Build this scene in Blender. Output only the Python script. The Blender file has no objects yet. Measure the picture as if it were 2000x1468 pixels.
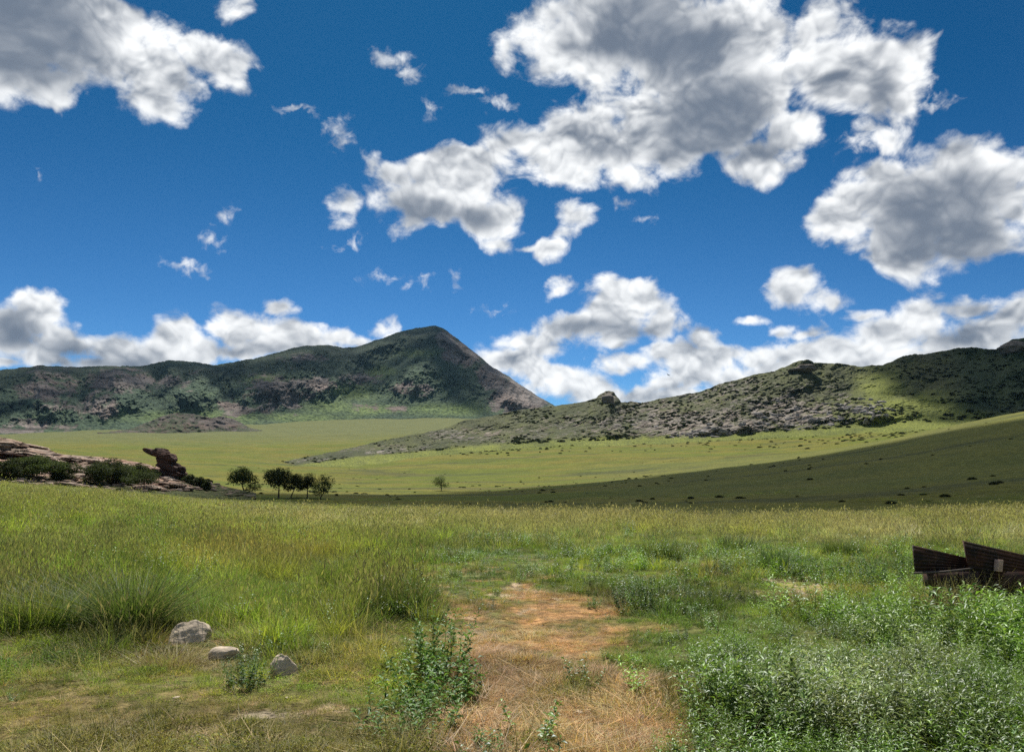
import bpy, math, time
import numpy as np
from mathutils import Vector, Matrix, Euler
T0 = time.time()
rng = np.random.default_rng(7)
R = math.radians
# ------------------------------------------------------------------ camera model (photo 2000 x 1468)
F, HZ, CH = 1490.0, 960.0, 1.6
PIT = math.atan((HZ - 734) / F)
CP, SP = math.cos(PIT), math.sin(PIT)
SUN_EL, SUN_AZ = R(57), R(-6)          # azimuth from +Y towards +X
SUN = Vector((math.sin(SUN_AZ) * math.cos(SUN_EL), math.cos(SUN_AZ) * math.cos(SUN_EL), math.sin(SUN_EL)))

def ray(px, py):
    a, b = (px - 1000) / F, (734 - py) / F
    return np.array([a + 0 * b, CP - b * SP + 0 * a, SP + b * CP + 0 * a])

def at(px, py, r):
    """world point seen at photo pixel px,py at horizontal distance r"""
    d = ray(np.asarray(px, float), np.asarray(py, float))
    k = r / np.hypot(d[0], d[1])
    return np.array([d[0] * k, d[1] * k, CH + d[2] * k])

def proj(x, y, z):
    z = z - CH
    zc = y * CP + z * SP
    zc = np.where(np.abs(zc) < 1e-3, 1e-3, zc)
    return 1000 + F * x / zc, 734 - F * (-y * SP + z * CP) / zc

# ------------------------------------------------------------------ noise
_perm = np.random.default_rng(3).permutation(256)
_perm = np.concatenate([_perm, _perm, _perm])
_gr = np.random.default_rng(5).normal(size=(256, 3)); _gr /= np.linalg.norm(_gr, axis=1)[:, None]
def pn(x, y, z=None):
    x = np.asarray(x, float); y = np.asarray(y, float)
    z = np.zeros_like(x) + 0.37 if z is None else np.asarray(z, float)
    x, y, z = np.broadcast_arrays(x, y, z)
    xi, yi, zi = np.floor(x).astype(int), np.floor(y).astype(int), np.floor(z).astype(int)
    xf, yf, zf = x - xi, y - yi, z - zi
    u, v, w = [t * t * t * (t * (t * 6 - 15) + 10) for t in (xf, yf, zf)]
    out = 0
    for dx in (0, 1):
        for dy in (0, 1):
            for dz in (0, 1):
                h = _perm[_perm[_perm[(xi + dx) & 255] + ((yi + dy) & 255)] + ((zi + dz) & 255)]
                g = _gr[h]
                d = g[..., 0] * (xf - dx) + g[..., 1] * (yf - dy) + g[..., 2] * (zf - dz)
                out = out + d * (u if dx else 1 - u) * (v if dy else 1 - v) * (w if dz else 1 - w)
    return out * 1.5
def fbm(x, y, z=None, o=5, g=0.5, ridged=False):
    s, a, f = 0, 1.0, 1.0
    for i in range(o):
        n = pn(np.asarray(x) * f + 13.7 * i, np.asarray(y) * f - 7.1 * i, None if z is None else np.asarray(z) * f + 3.3 * i)
        s = s + a * ((1 - 2 * np.abs(n)) if ridged else n)
        a *= g; f *= 2.03
    return s
def sm(a, b, x):
    t = np.clip((x - a) / (b - a), 0, 1)
    return t * t * (3 - 2 * t)

# ------------------------------------------------------------------ scene helpers
sc = bpy.context.scene
COL = sc.collection
def mesh_obj(name, V, faces, mat=None, parent=None, smooth=False, link=True, attrs=None, mats=None, midx=None):
    """V (n,3); faces: (m,k) array or list of arrays of different k"""
    me = bpy.data.meshes.new(name)
    fl = faces if isinstance(faces, list) else [faces]
    fl = [np.asarray(f, np.int32) for f in fl if len(f)]
    nl = sum(f.size for f in fl); nf = sum(len(f) for f in fl)
    me.vertices.add(len(V)); me.vertices.foreach_set('co', np.asarray(V, np.float32).ravel())
    me.loops.add(nl); me.loops.foreach_set('vertex_index', np.concatenate([f.ravel() for f in fl]))
    ls, o = [], 0
    for f in fl:
        ls.append(o + np.arange(len(f)) * f.shape[1]); o += f.size
    me.polygons.add(nf); me.polygons.foreach_set('loop_start', np.concatenate(ls).astype(np.int32))
    if smooth: me.polygons.foreach_set('use_smooth', np.ones(nf, bool))
    if midx is not None: me.polygons.foreach_set('material_index', np.asarray(midx, np.int32))
    me.update(calc_edges=True)
    for k, a in (attrs or {}).items():
        a = np.asarray(a, np.float32)
        if a.ndim == 1:
            me.attributes.new(k, 'FLOAT', 'POINT').data.foreach_set('value', a)
        else:
            if a.shape[1] == 3: a = np.c_[a, np.ones(len(a), np.float32)]
            me.attributes.new(k, 'FLOAT_COLOR', 'POINT').data.foreach_set('color', a.ravel())
    for m in (mats or ([mat] if mat else [])): me.materials.append(m)
    o = bpy.data.objects.new(name, me)
    if link: COL.objects.link(o)
    if parent is not None: o.parent = parent
    return o
def tag(o, label=None, cat=None, group=None, kind=None):
    for k, v in (('label', label), ('category', cat), ('group', group), ('kind', kind)):
        if v: o[k] = v
    return o
def empty(name, loc, rz=0, s=1.0):
    o = bpy.data.objects.new(name, None); COL.objects.link(o)
    o.location = loc; o.rotation_euler = (0, 0, rz); o.scale = (s, s, s)
    return o
def copy_thing(o):
    c = o.copy(); COL.objects.link(c)
    for ch in o.children:
        d = ch.copy(); COL.objects.link(d); d.parent = c
        for g in ch.children:
            e = g.copy(); COL.objects.link(e); e.parent = d
    return c

class N:
    """tiny node-tree builder"""
    def __init__(s, tree): s.t = tree; s.n = tree.nodes; s.l = tree.links
    def put(s, i, v):
        if v is None: return
        if isinstance(v, bpy.types.NodeSocket): s.l.new(v, i)
        elif isinstance(v, (tuple, list)) and i.type == 'RGBA' and len(v) == 3: i.default_value = (*v, 1)
        else: i.default_value = v
    def new(s, typ, ins=(), out=0, **kw):
        n = s.n.new(typ)
        for k, v in kw.items(): setattr(n, k, v)
        for k, v in (ins.items() if isinstance(ins, dict) else enumerate(ins)): s.put(n.inputs[k], v)
        return n.outputs[out]
    def m(s, op, *a, clamp=False): return s.new('ShaderNodeMath', a, operation=op, use_clamp=clamp)
    def vm(s, op, *a, out=0): return s.new('ShaderNodeVectorMath', a, operation=op, out=out)
    def noise(s, vec, scale, detail=4, rough=.5, dist=0, out=0, **kw):
        n = s.n.new('ShaderNodeTexNoise')
        for k, v in kw.items(): setattr(n, k, v)
        s.put(n.inputs['Vector'], vec); n.inputs['Scale'].default_value = scale
        n.inputs['Detail'].default_value = detail; n.inputs['Roughness'].default_value = rough; n.inputs['Distortion'].default_value = dist
        return n.outputs[out]
    def sm(s, x, a, b, lo=0., hi=1.):
        n = s.n.new('ShaderNodeMapRange'); n.interpolation_type = 'SMOOTHSTEP'
        for i, v in enumerate((x, a, b, lo, hi)): s.put(n.inputs[i], v)
        return n.outputs[0]
    def mix(s, f, a, b, blend='MIX'):
        n = s.n.new('ShaderNodeMix'); n.data_type = 'RGBA'; n.blend_type = blend
        s.put(n.inputs[0], f); s.put(n.inputs[6], a); s.put(n.inputs[7], b)
        return n.outputs[2]
def newmat(name):
    m = bpy.data.materials.new(name); m.use_nodes = True
    m.node_tree.nodes.clear()
    g = N(m.node_tree)
    return m, g
def finish(g, bsdf, disp=None):
    o = g.n.new('ShaderNodeOutputMaterial'); g.l.new(bsdf, o.inputs[0])
# ------------------------------------------------------------------ camera, sun, sky with clouds
cam = bpy.data.cameras.new('camera'); camo = bpy.data.objects.new('camera', cam); COL.objects.link(camo)
cam.sensor_width = 36; cam.lens = 36 * F / 2000; cam.clip_end = 30000; cam.clip_start = .05
camo.location = (0, 0, CH); camo.rotation_euler = (math.pi / 2 + PIT, 0, 0); sc.camera = camo
sl = bpy.data.lights.new('sun', 'SUN'); sl.energy = 4.8; sl.angle = R(.53); sl.color = (1, .95, .87)
so = bpy.data.objects.new('sun', sl); COL.objects.link(so); so.rotation_euler = SUN.to_track_quat('Z', 'Y').to_euler(); so.location = (0, 0, 50)

CL = [  # px, py, rx, ry
 (40,40,250,150),(150,60,200,130),(190,90,160,90),(300,150,110,72),(400,105,80,55),(452,120,50,58),(330,200,50,28),(90,170,60,52),(20,120,120,80),(95,205,14,30),(240,30,80,50),
 (462,8,28,24),(1200,60,190,120),(1350,90,200,130),(1400,220,160,100),(1490,315,85,52),(1300,260,140,85),(1150,250,110,66),(1630,110,90,100),(1720,140,80,100),
 (1620,30,70,70),(1765,190,45,62),(1450,50,110,90),(1000,110,18,35),(1020,285,85,50),(900,330,115,55),(850,395,135,55),(728,325,16,36),(770,345,50,34),(950,430,78,42),
 (680,405,34,42),(1235,345,50,38),(1090,320,80,50),(970,470,36,22),(1115,430,34,34),(1085,480,38,18),(1040,474,40,6),(1550,260,70,60),
 (1800,400,130,110),(1880,330,120,62),(1720,350,72,52),(1738,265,34,32),(1640,440,58,50),(1960,340,60,62),(1900,440,100,80),(1790,490,100,42),(1990,400,50,50),(1690,400,60,60),
 (1200,592,76,56),(1250,580,52,38),(1098,553,32,20),(1160,630,100,36),(1290,620,46,40),(1372,655,36,32),(1400,690,80,34),(1050,675,86,36),(1010,712,80,36),(1100,742,120,34),
 (1320,685,66,26),(1180,770,190,26),(1300,768,80,22),(1350,722,80,40),(1230,700,50,20),(1430,735,120,36),
 (1500,700,90,32),(1620,690,100,40),(1720,650,90,50),(1800,615,86,46),(1900,592,90,38),(1990,600,70,50),(1900,655,160,62),(1580,740,200,50),(1800,700,250,50),
 (1560,562,38,34),(1612,582,46,22),(1672,605,48,14),(1575,645,50,11),(1475,628,22,7),
 (80,612,54,48),(15,645,64,48),(130,662,110,42),(230,665,90,46),(340,655,58,42),(290,690,140,34),(410,702,34,14),(480,650,80,42),(560,668,84,46),(650,668,46,26),(545,598,32,22),
 (700,680,40,20),(745,652,42,20),(10,712,22,12),(455,695,80,26),(180,700,180,30),(380,690,90,34),(330,680,80,30),(560,690,120,26),
(1300,740,30,10),(-120,60,200,140),(2120,380,120,110),(2150,640,160,70),(-120,660,120,50)]
WI = [(770,118,36,15),(800,150,16,14),(905,178,28,9),(972,198,30,11),(665,262,18,30),(678,272,28,12),(585,212,34,6),(842,210,8,16),(412,466,26,18),(437,425,14,13),(366,514,34,11),(388,528,14,9),
 (750,549,32,10),(965,606,34,8),(662,487,16,7),(890,545,9,14),(832,546,10,5),(1835,200,26,10),(1810,185,10,20),(1215,395,20,10),(700,470,10,14),(1330,640,26,22),(60,340,8,8),(1190,765,60,10),(1690,265,60,30),(1250,430,14,8)]
GR = [(30,60,190,120),(1395,235,120,95),(1340,100,120,90),(1250,60,120,90),(1480,290,60,35),(1190,285,70,24),(825,415,80,36),(920,420,50,24),(1820,430,125,95),(1880,390,90,60),
 (1140,635,80,16),(1230,640,70,16),(1350,670,30,20),(1880,650,90,20),(30,640,60,40),(140,680,60,20),(250,700,90,20),(1790,480,80,40),(1720,180,30,50),(1900,470,70,50),(480,690,60,15)]
def angs(px, py):
    d = ray(float(px), float(py)); d = d / np.linalg.norm(d)
    return math.degrees(math.atan2(d[0], d[1])), math.degrees(math.asin(d[2]))

w = bpy.data.worlds.new("World"); sc.world = w; w.use_nodes = True
g = N(w.node_tree); g.n.clear()
dirn = g.new('ShaderNodeTexCoord', out=0)
sky = g.new('ShaderNodeTexSky', sky_type='NISHITA', sun_disc=False, sun_elevation=SUN_EL, sun_rotation=SUN_AZ, altitude=1500, air_density=1.0, dust_density=.6, ozone_density=3.0)
sep = g.n.new('ShaderNodeSeparateXYZ'); g.l.new(dirn, sep.inputs[0])
az = g.m('MULTIPLY', g.m('ARCTAN2', sep.outputs[0], sep.outputs[1]), 57.29578)
el = g.m('MULTIPLY', g.m('ARCSINE', sep.outputs[2]), 57.29578)
uv0 = g.new('ShaderNodeCombineXYZ', (az, el, 0.0))
wn = g.noise(dirn, 9, 3, .55, out=1)
warp = g.vm('MULTIPLY', g.vm('SUBTRACT', wn, (.5, .5, .5)), (4.2, 4.2, 0))
uv = g.vm('ADD', uv0, warp)
uvw = g.vm('ADD', uv0, g.vm('MULTIPLY', g.vm('SUBTRACT', g.noise(dirn, 30, 4, .6, out=1), (.5, .5, .5)), (3.2, 3.2, 0)))
def blobs(lst, uvs, acc0=-3.0, smooth=.14):
    acc = None
    for (px, py, rx, ry) in lst:
        u, v = angs(px, py)
        ux, _ = angs(px + rx * (1 if px < 1000 else -1), py); _, vy = angs(px, py - ry)
        a, b = 1 / abs(ux - u), 1 / abs(vy - v)
        k = math.sqrt(min(rx, ry * 1.4) / 60)
        L = g.vm('LENGTH', g.vm('MULTIPLY_ADD', uvs, (a, b, 0), (-u * a, -v * b, 0)), out=1)
        s = g.m('MULTIPLY_ADD', L, -k, k)
        acc = s if acc is None else g.m('SMOOTH_MAX', acc, s, smooth)
    return acc
M = blobs(CL, uv)
# clouds elsewhere in the sky, outside the part of the sky the photo shows
outm = g.m('MAXIMUM', g.sm(g.m('ABSOLUTE', az), 42., 52.), g.sm(el, 38., 46.))
M2 = g.m('MULTIPLY_ADD', g.noise(dirn, 3.0, 2, .5), 5.0, -2.9)
M = g.m('MAXIMUM', M, g.m('SUBTRACT', M2, g.m('MULTIPLY', g.m('SUBTRACT', 1., outm), 6.)))
nv = g.vm('MULTIPLY', dirn, (1, 1, 1.25))
nA = g.noise(nv, 16, 9, .60, .3)
nB = g.noise(g.vm('ADD', nv, (0.0, -0.008, .020)), 14, 3.5, .5, .2)
nC = g.noise(nv, 14, 3.5, .5, .2)
def vor(vec, sc_, det=1.5):
    n = g.n.new('ShaderNodeTexVoronoi'); n.voronoi_dimensions = '3D'; n.feature = 'F1'; n.normalize = False
    g.put(n.inputs['Vector'], vec); n.inputs['Scale'].default_value = sc_; n.inputs['Detail'].default_value = det; n.inputs['Roughness'].default_value = .55
    return n.outputs['Distance']
nvw = g.vm('ADD', nv, g.vm('SCALE', g.vm('SUBTRACT', wn, (.5, .5, .5)), None)); nvw.node.inputs[1].links[0].from_node.inputs['Scale'].default_value = .10
v1 = vor(nvw, 32.); v2 = vor(g.vm('ADD', nvw, (0., -.004, .010)), 32.)
billow = g.m('SUBTRACT', .55, v1)
D = g.m('ADD', M, g.m('MULTIPLY_ADD', nA, 2.5, -1.22))
D = g.m('ADD', D, g.m('MULTIPLY_ADD', billow, .28, .12))
mask = g.sm(D, -0.16, .50)
wf = g.noise(nv, 40, 6, .62, .6)
DW = g.m('ADD', blobs(WI, uvw, smooth=.05), g.m('MULTIPLY_ADD', wf, 2.4, -1.3))
wmask = g.m('MULTIPLY', g.sm(DW, -.35, .9), .85)
mask = g.m('MAXIMUM', mask, wmask)
thick = g.sm(g.m('MULTIPLY_ADD', nA, .8, g.m('MULTIPLY_ADD', M, .55, -.4)), .05, .95)
uvg = g.vm('ADD', uv0, g.vm('MULTIPLY', warp, (.8, .8, 0)))
gm = g.sm(g.m('MULTIPLY_ADD', nC, .9, g.m('ADD', blobs(GR, uvg, smooth=.3), -.45)), -.55, .75)
relief = g.m('SUBTRACT', nC, nB)            # sunward slope of the cloud surface
lum = g.m('MULTIPLY_ADD', relief, 1.5, .72)
lum = g.m('ADD', lum, g.m('MULTIPLY_ADD', nC, .45, -.225))
lum = g.m('MULTIPLY_ADD', g.m('SUBTRACT', v2, v1), .34, lum)
lum = g.m('MULTIPLY_ADD', g.m('SUBTRACT', lum, .72), g.m('MULTIPLY_ADD', gm, -.68, 1.), .72)
lum = g.m('SUBTRACT', lum, g.m('MULTIPLY', gm, .49))
lum = g.m('SUBTRACT', lum, g.m('MULTIPLY', thick, .13))
lum = g.m('ADD', lum, g.sm(D, .6, .1, 0., .10))
lum = g.m('ADD', lum, g.m('MULTIPLY', billow, .16))
lum = g.m('ADD', lum, g.m('MULTIPLY_ADD', nA, .36, -.18))
lumc = g.sm(lum, -.05, 1.15)
cc = g.mix(lumc, (.125, .155, .205), (.86, .87, .87))
# the blue itself: the physical sky, deepened as the photograph's is
skyc = g.mix(1.0, g.vm('SCALE', sky, None) if False else sky, (.0555, .0575, .063), 'MULTIPLY')
gam = g.new('ShaderNodeGamma', (skyc, 1.55))
tint = g.mix(g.sm(el, 0., 30.), (1.36, 1.84, 1.78), (.25, 1.38, 1.28))
skyc = g.mix(1.0, gam, tint, 'MULTIPLY')
out = g.mix(mask, skyc, cc)
bg = g.new('ShaderNodeBackground', (out, 1.0))
wo = g.n.new('ShaderNodeOutputWorld'); g.l.new(bg, wo.inputs[0])
w.cycles.sampling_method = 'MANUAL'; w.cycles.sample_map_resolution = 256
sc.view_settings.view_transform = 'Standard'; sc.view_settings.look = 'None'; sc.view_settings.exposure = 0.40; sc.view_settings.gamma = 1
sc.cycles.use_adaptive_sampling = False; sc.cycles.use_denoising = False; sc.cycles.denoiser = 'OPENIMAGEDENOISE'; sc.cycles.denoising_input_passes = 'RGB_ALBEDO_NORMAL'
sc.cycles.max_bounces = 6; sc.cycles.diffuse_bounces = 3; sc.cycles.transparent_max_bounces = 12
# ------------------------------------------------------------------ the lie of the land
RR = np.array([1, 20, 40, 60, 75, 100, 150, 200, 250, 300, 400, 550, 800, 1200, 1800, 3000, 4500.])
# rows of photo y at each distance (from 40 m on) for columns of photo x
TC = {-400: [965, 930, 922, 930, 925, 915, 905, 900, 890, 880, 870, 858, 856, 880, 930],
      0:    [988, 957, 946, 948, 946, 940, 930, 922, 906, 888, 868, 850, 850, 880, 930],
      200:  [998, 971, 959, 955, 950, 944, 934, 926, 908, 888, 864, 843, 838, 870, 930],
      400:  [1012, 992, 983, 974, 963, 953, 943, 934, 914, 893, 866, 842, 826, 870, 930],
      700:  [1020, 1004, 997, 985, 972, 963, 955, 945, 921, 886, 862, 836, 815, 870, 930],
      1000: [1022, 1006, 999, 985, 972, 961, 953, 939, 905, 872, 850, 832, 815, 870, 930],
      1300: [1023, 1009, 1002, 986, 962, 938, 925, 925, 898, 862, 850, 840, 830, 870, 930],
      1600: [1024, 1011, 1007, 984, 946, 910, 888, 890, 880, 850, 850, 850, 850, 880, 930],
      1850: [1018, 1006, 1002, 976, 926, 880, 850, 838, 848, 838, 850, 850, 860, 890, 930],
      2000: [1014, 1004, 999, 972, 915, 860, 820, 803, 815, 812, 830, 850, 860, 890, 930],
      2500: [1005, 990, 980, 950, 890, 820, 770, 740, 745, 750, 800, 850, 860, 890, 930]}
def _az(px): return math.atan((px - 1000) / F * CP)
azs = [-math.pi, -R(95)] + [_az(k) for k in TC] + [R(95), math.pi]
zt = []
for i, a in enumerate(azs):
    if abs(a) > R(80):
        zt.append([0, 0, 0, .1, .3, .6, 1.5, 3, 5, 8, 14, 25, 50, 90, 140, 180, 180]); continue
    py = np.array(list(TC.values())[i - 2], float); b = (734 - py) / F
    t = math.cos(a) * np.tan(PIT + np.arctan(b))
    zt.append([0, 0] + list(CH + t * RR[2:]))
zt = np.array(zt)
_ga = np.linspace(-math.pi, math.pi, 1441); _gl = np.linspace(0, math.log(4500), 700)
_tmp = np.array([np.interp(_gl, np.log(RR), row) for row in zt])         # (az knots, lr)
_G = np.array([np.interp(_ga, azs, _tmp[:, j]) for j in range(len(_gl))]).T  # (az, lr)
def _blur(a, s, ax):
    k = np.exp(-.5 * (np.arange(-3 * s, 3 * s + 1) / s) ** 2); k /= k.sum()
    p = [(0, 0), (0, 0)]; p[ax] = (3 * s, 3 * s)
    q = np.pad(a, p, mode='edge')
    return np.apply_along_axis(lambda v: np.convolve(v, k, mode='valid'), ax, q)
_G = _blur(_blur(_G, 10, 0), 6, 1)
def H(x, y):
    x = np.asarray(x, float); y = np.asarray(y, float)
    r = np.hypot(x, y); a = np.arctan2(x, y)
    fa = np.clip((a + math.pi) / (2 * math.pi) * 1440, 0, 1439.999); fl = np.clip(np.log(np.maximum(r, 1)) / _gl[-1] * 699, 0, 698.999)
    i, j = fa.astype(int), fl.astype(int); u, v = fa - i, fl - j
    z = (_G[i, j] * (1 - u) + _G[i + 1, j] * u) * (1 - v) + (_G[i, j + 1] * (1 - u) + _G[i + 1, j + 1] * u) * v
    z = z + .05 * fbm(x * .35, y * .35, o=4) * sm(1, 6, r) + .25 * fbm(x * .06 + 5, y * .06, o=3) * sm(15, 60, r)
    z = z + 2.2 * fbm(x * .012, y * .012, o=3) * sm(90, 500, r) + 10 * fbm(x * .003, y * .003, o=3) * sm(900, 2500, r)
    # two worn wheel ruts
    return z
def gpx(px, py, r0=3., r1=400.):
    """ground point seen at a photo pixel (march along the ray)"""
    d = ray(float(px), float(py)); h = math.hypot(d[0], d[1]); s = np.geomspace(r0, r1, 1500)
    X, Y, Z = d[0] / h * s, d[1] / h * s, CH + d[2] / h * s
    k = np.argmax(Z < H(X, Y))
    return np.array([X[k], Y[k], H(X[k], Y[k])])

def gb(px, py, lst):
    """max of soft elliptical patches, 0..1"""
    s = np.zeros(np.shape(px))
    for (cx, cy, rx, ry) in lst:
        s = np.maximum(s, np.exp(-.9 * (((px - cx) / rx) ** 2 + ((py - cy) / ry) ** 2) ** 1.3))
    return s
STRAW = [(990,1180,90,22),(1010,1215,130,30),(1100,1320,130,40),(1200,1345,90,24),(905,1300,40,60),(850,1135,12,34),(872,1180,20,26),(1010,1152,46,12),(940,1116,26,7),(1050,1172,60,14),(1060,1380,120,40),(1230,1440,110,60),(1300,1375,40,20),(880,1440,60,40),(1080,1200,120,30),(1000,1240,110,40),(1120,1262,110,26),(955,1290,75,50),(960,1350,85,50),(960,1430,110,50),(1240,1365,90,24),(1190,1420,110,45),(1120,1490,170,40),(1170,1235,80,30),(1040,1300,60,30)]
GISL = [(1105,1352,36,16),(935,1156,44,26),(985,1180,30,10),(1110,1300,30,14),(1010,1395,40,18)]
BROWN = [(230,1470,420,100),(600,1480,220,90),(120,1390,230,60),(400,1400,170,60),(340,1290,110,45),(560,1400,160,50),(700,1290,100,60),(500,1100,200,30),(700,1420,120,40),(1380,1330,60,20),(1600,1160,130,25),(1750,1185,60,14),(1400,1120,80,14)]
BARE = [(930,1226,50,9),(856,1145,9,26),(985,1145,30,6),(1150,1372,36,26),(1570,1142,70,16),(1500,1165,40,9),(1740,1180,60,8),(900,1400,26,20),(862,1165,9,30),(1345,1312,45,14),(520,1390,70,12),(350,1430,60,12),(1180,1420,60,18),(640,1380,50,10),(1060,1180,14,10),(990,1270,20,8)]
SAGE = [(1700,1400,300,110),(1850,1320,200,110),(1550,1330,160,70),(1500,1420,170,60)]
def masks(x, y):
    z = H(x, y); px, py = proj(x, y, z); r = np.hypot(x, y)
    n1 = fbm(x * 1.1, y * 1.1, o=3); n2 = fbm(x * .35 + 9, y * .35, o=3)
    wx, wy = px + 80 * n1, py + 26 * fbm(x * 1.3 + 40, y * 1.3, o=3)
    st = gb(wx, wy, STRAW) * (1 - .85 * gb(wx, wy, GISL)); br = gb(wx, wy, BROWN); ba = gb(wx, wy, BARE); sg = gb(wx, wy, SAGE)
    st = np.clip(1.25 * st, 0, 1)
    for m in (st, br, ba, sg): m[(y < 1)] = 0
    return dict(z=z, px=px, py=py, r=r, n1=n1, n2=n2, st=st, br=br, ba=ba, sg=sg)
def C3(*c): return np.array(c, float)
def lerp(a, b, t): t = np.asarray(t)[..., None]; return a * (1 - t) + b * t

def polar_sheet():
    fa = np.radians(np.linspace(-46, 46, 620)); ba = np.radians(np.linspace(46, 314, 70)[1:-1])
    a = np.concatenate([fa, ba]); nr = 760
    r = np.geomspace(.35, 4500, nr)
    A, Rr = np.meshgrid(a, r, indexing='ij'); x, y = np.sin(A) * Rr, np.cos(A) * Rr
    x, y = x.ravel(), y.ravel()
    na = len(a); i = np.arange(na)[:, None]; j = np.arange(nr - 1)[None, :]; i2 = (i + 1) % na
    f = np.stack([(i * nr + j), (i2 * nr + j), (i2 * nr + j + 1), (i * nr + j + 1)], -1).reshape(-1, 4)
    f = f[:, ::-1]
    c = len(x); fan = np.stack([np.full(na, c), np.arange(na) * nr, ((np.arange(na) + 1) % na) * nr], -1)
    return np.append(x, 0), np.append(y, 0), f, fan[:, ::-1]
gx, gy, gf, gfan = polar_sheet()
mk = masks(gx, gy); r = mk['r']; z = mk['z'].copy()
def micro(x, y, r): return sm(40, 8, r) * (.018 * fbm(x * 3, y * 3, o=3) + .008 * fbm(x * 14, y * 14, o=2))
nearf = sm(40, 8, r)
z += micro(gx, gy, r) - .03 * mk['ba'] * nearf - .02 * mk['st'] * nearf
# colour of the ground itself: soil, litter, far grassland
n2, n1 = mk['n2'], mk['n1']
near = lerp(C3(.11, .12, .035), C3(.19, .14, .062), np.clip(mk['br'] + .3 * n1, 0, 1))
near = lerp(near, C3(.40, .225, .100), mk['st'] * np.clip(.75 + 1.1 * fbm(gx * 1.7, gy * 1.7, o=3), 0, 1)); near = lerp(near, C3(.42, .33, .24), sm(.25, .7, mk['ba'] + .25 * n1 * mk['ba']))
far = lerp(C3(.118, .142, .014), C3(.160, .150, .022), np.clip(.5 + 1.7 * fbm(gx * .02, gy * .05, o=4), 0, 1))
far = lerp(far, C3(.125, .138, .046), sm(620, 1000, r))
slope = sm(.02, .2, np.arctan2(gx, gy)) * sm(75, 150, r) * sm(420, 300, r)
far = lerp(far, C3(.135, .142, .034), slope * .8)
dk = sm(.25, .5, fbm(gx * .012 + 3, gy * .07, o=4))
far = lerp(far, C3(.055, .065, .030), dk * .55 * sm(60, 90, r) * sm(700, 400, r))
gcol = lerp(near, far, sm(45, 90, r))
m, g = newmat('ground')
pos = g.new('ShaderNodeNewGeometry', out=0)
col = g.new('ShaderNodeAttribute', attribute_name='tint')
f1 = g.noise(pos, 7., 8, .65); f2 = g.noise(pos, .9, 6, .6); f3 = g.noise(pos, .08, 8, .65)
c = g.mix(1.0, col, g.mix(g.sm(f1, .3, .7), (.55, .55, .5), (1.4, 1.38, 1.3)), 'MULTIPLY')
c = g.mix(1.0, c, g.mix(g.sm(f2, .3, .7), (.72, .76, .75), (1.25, 1.22, 1.2)), 'MULTIPLY')
c = g.mix(1.0, c, g.mix(g.sm(f3, .3, .7), (.84, .88, .9), (1.16, 1.12, 1.1)), 'MULTIPLY')
b1 = g.new('ShaderNodeBump', {'Strength': .8, 'Distance': .03, 'Height': f1})
b2 = g.new('ShaderNodeBump', {'Strength': .7, 'Distance': .5, 'Height': f2, 'Normal': b1})
b3 = g.new('ShaderNodeBump', {'Strength': .6, 'Distance': 4., 'Height': f3, 'Normal': b2})
finish(g, g.new('ShaderNodeBsdfPrincipled', {'Base Color': c, 'Roughness': .95, 'Normal': b3, 'Specular IOR Level': .15}))
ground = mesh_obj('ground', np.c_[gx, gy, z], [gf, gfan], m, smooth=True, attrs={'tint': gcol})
tag(ground, kind='structure')
# ------------------------------------------------------------------ hills
def worley(x, y):
    """F1, F2-F1, cell id noise of jittered cells"""
    xi, yi = np.floor(x).astype(int), np.floor(y).astype(int)
    d1 = np.full(x.shape, 9.); d2 = np.full(x.shape, 9.); idn = np.zeros(x.shape)
    for dx in (-1, 0, 1):
        for dy in (-1, 0, 1):
            h = _perm[_perm[(xi + dx) & 255] + ((yi + dy) & 255)]; h2 = _perm[h + 7]
            d = np.hypot(xi + dx + h / 255. - x, yi + dy + h2 / 255. - y)
            c = d < d1
            d2 = np.where(c, d1, np.minimum(d2, d)); idn = np.where(c, _perm[h + 99] / 255., idn); d1 = np.where(c, d, d1)
    return d1, d2 - d1, idn
def curve(pts, x):
    p = np.array(sorted(pts)); return [np.interp(x, p[:, 0], p[:, k]) for k in range(1, p.shape[1])]
def hill_grid(rows, x0, x1, nc, ns, jag=0., back=(1.25, -60), sharp=1.0):
    """rows: foot .. crest, each a list of (px, py, r). Returns PX, PY, RR arrays (nc, ns)"""
    x = np.linspace(x0, x1, nc)
    P = [curve(rw, x) for rw in rows]; n = len(P)
    py = np.array([p[0] for p in P]); rr = np.array([p[1] for p in P])
    s = np.linspace(0, n - 1, ns); k = np.minimum(s.astype(int), n - 2); t = s - k
    PY = py[k] * (1 - t)[:, None] + py[k + 1] * t[:, None]; RRg = rr[k] * (1 - t)[:, None] + rr[k + 1] * t[:, None]
    PX = np.broadcast_to(x, PY.shape)
    return PX.T.copy(), PY.T.copy(), RRg.T.copy()
def spurs(PX, PY, lst):
    d = np.zeros(PX.shape)
    for pts, amp, wd in lst:
        best = np.full(PX.shape, 1e9)
        for (x0, y0), (x1, y1) in zip(pts[:-1], pts[1:]):
            vx, vy = x1 - x0, y1 - y0; t = np.clip(((PX - x0) * vx + (PY - y0) * vy) / (vx * vx + vy * vy), 0, 1)
            best = np.minimum(best, np.hypot(PX - x0 - t * vx, PY - y0 - t * vy))
        d += amp * np.exp(-(best / wd) ** 1.5)
    return d
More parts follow.
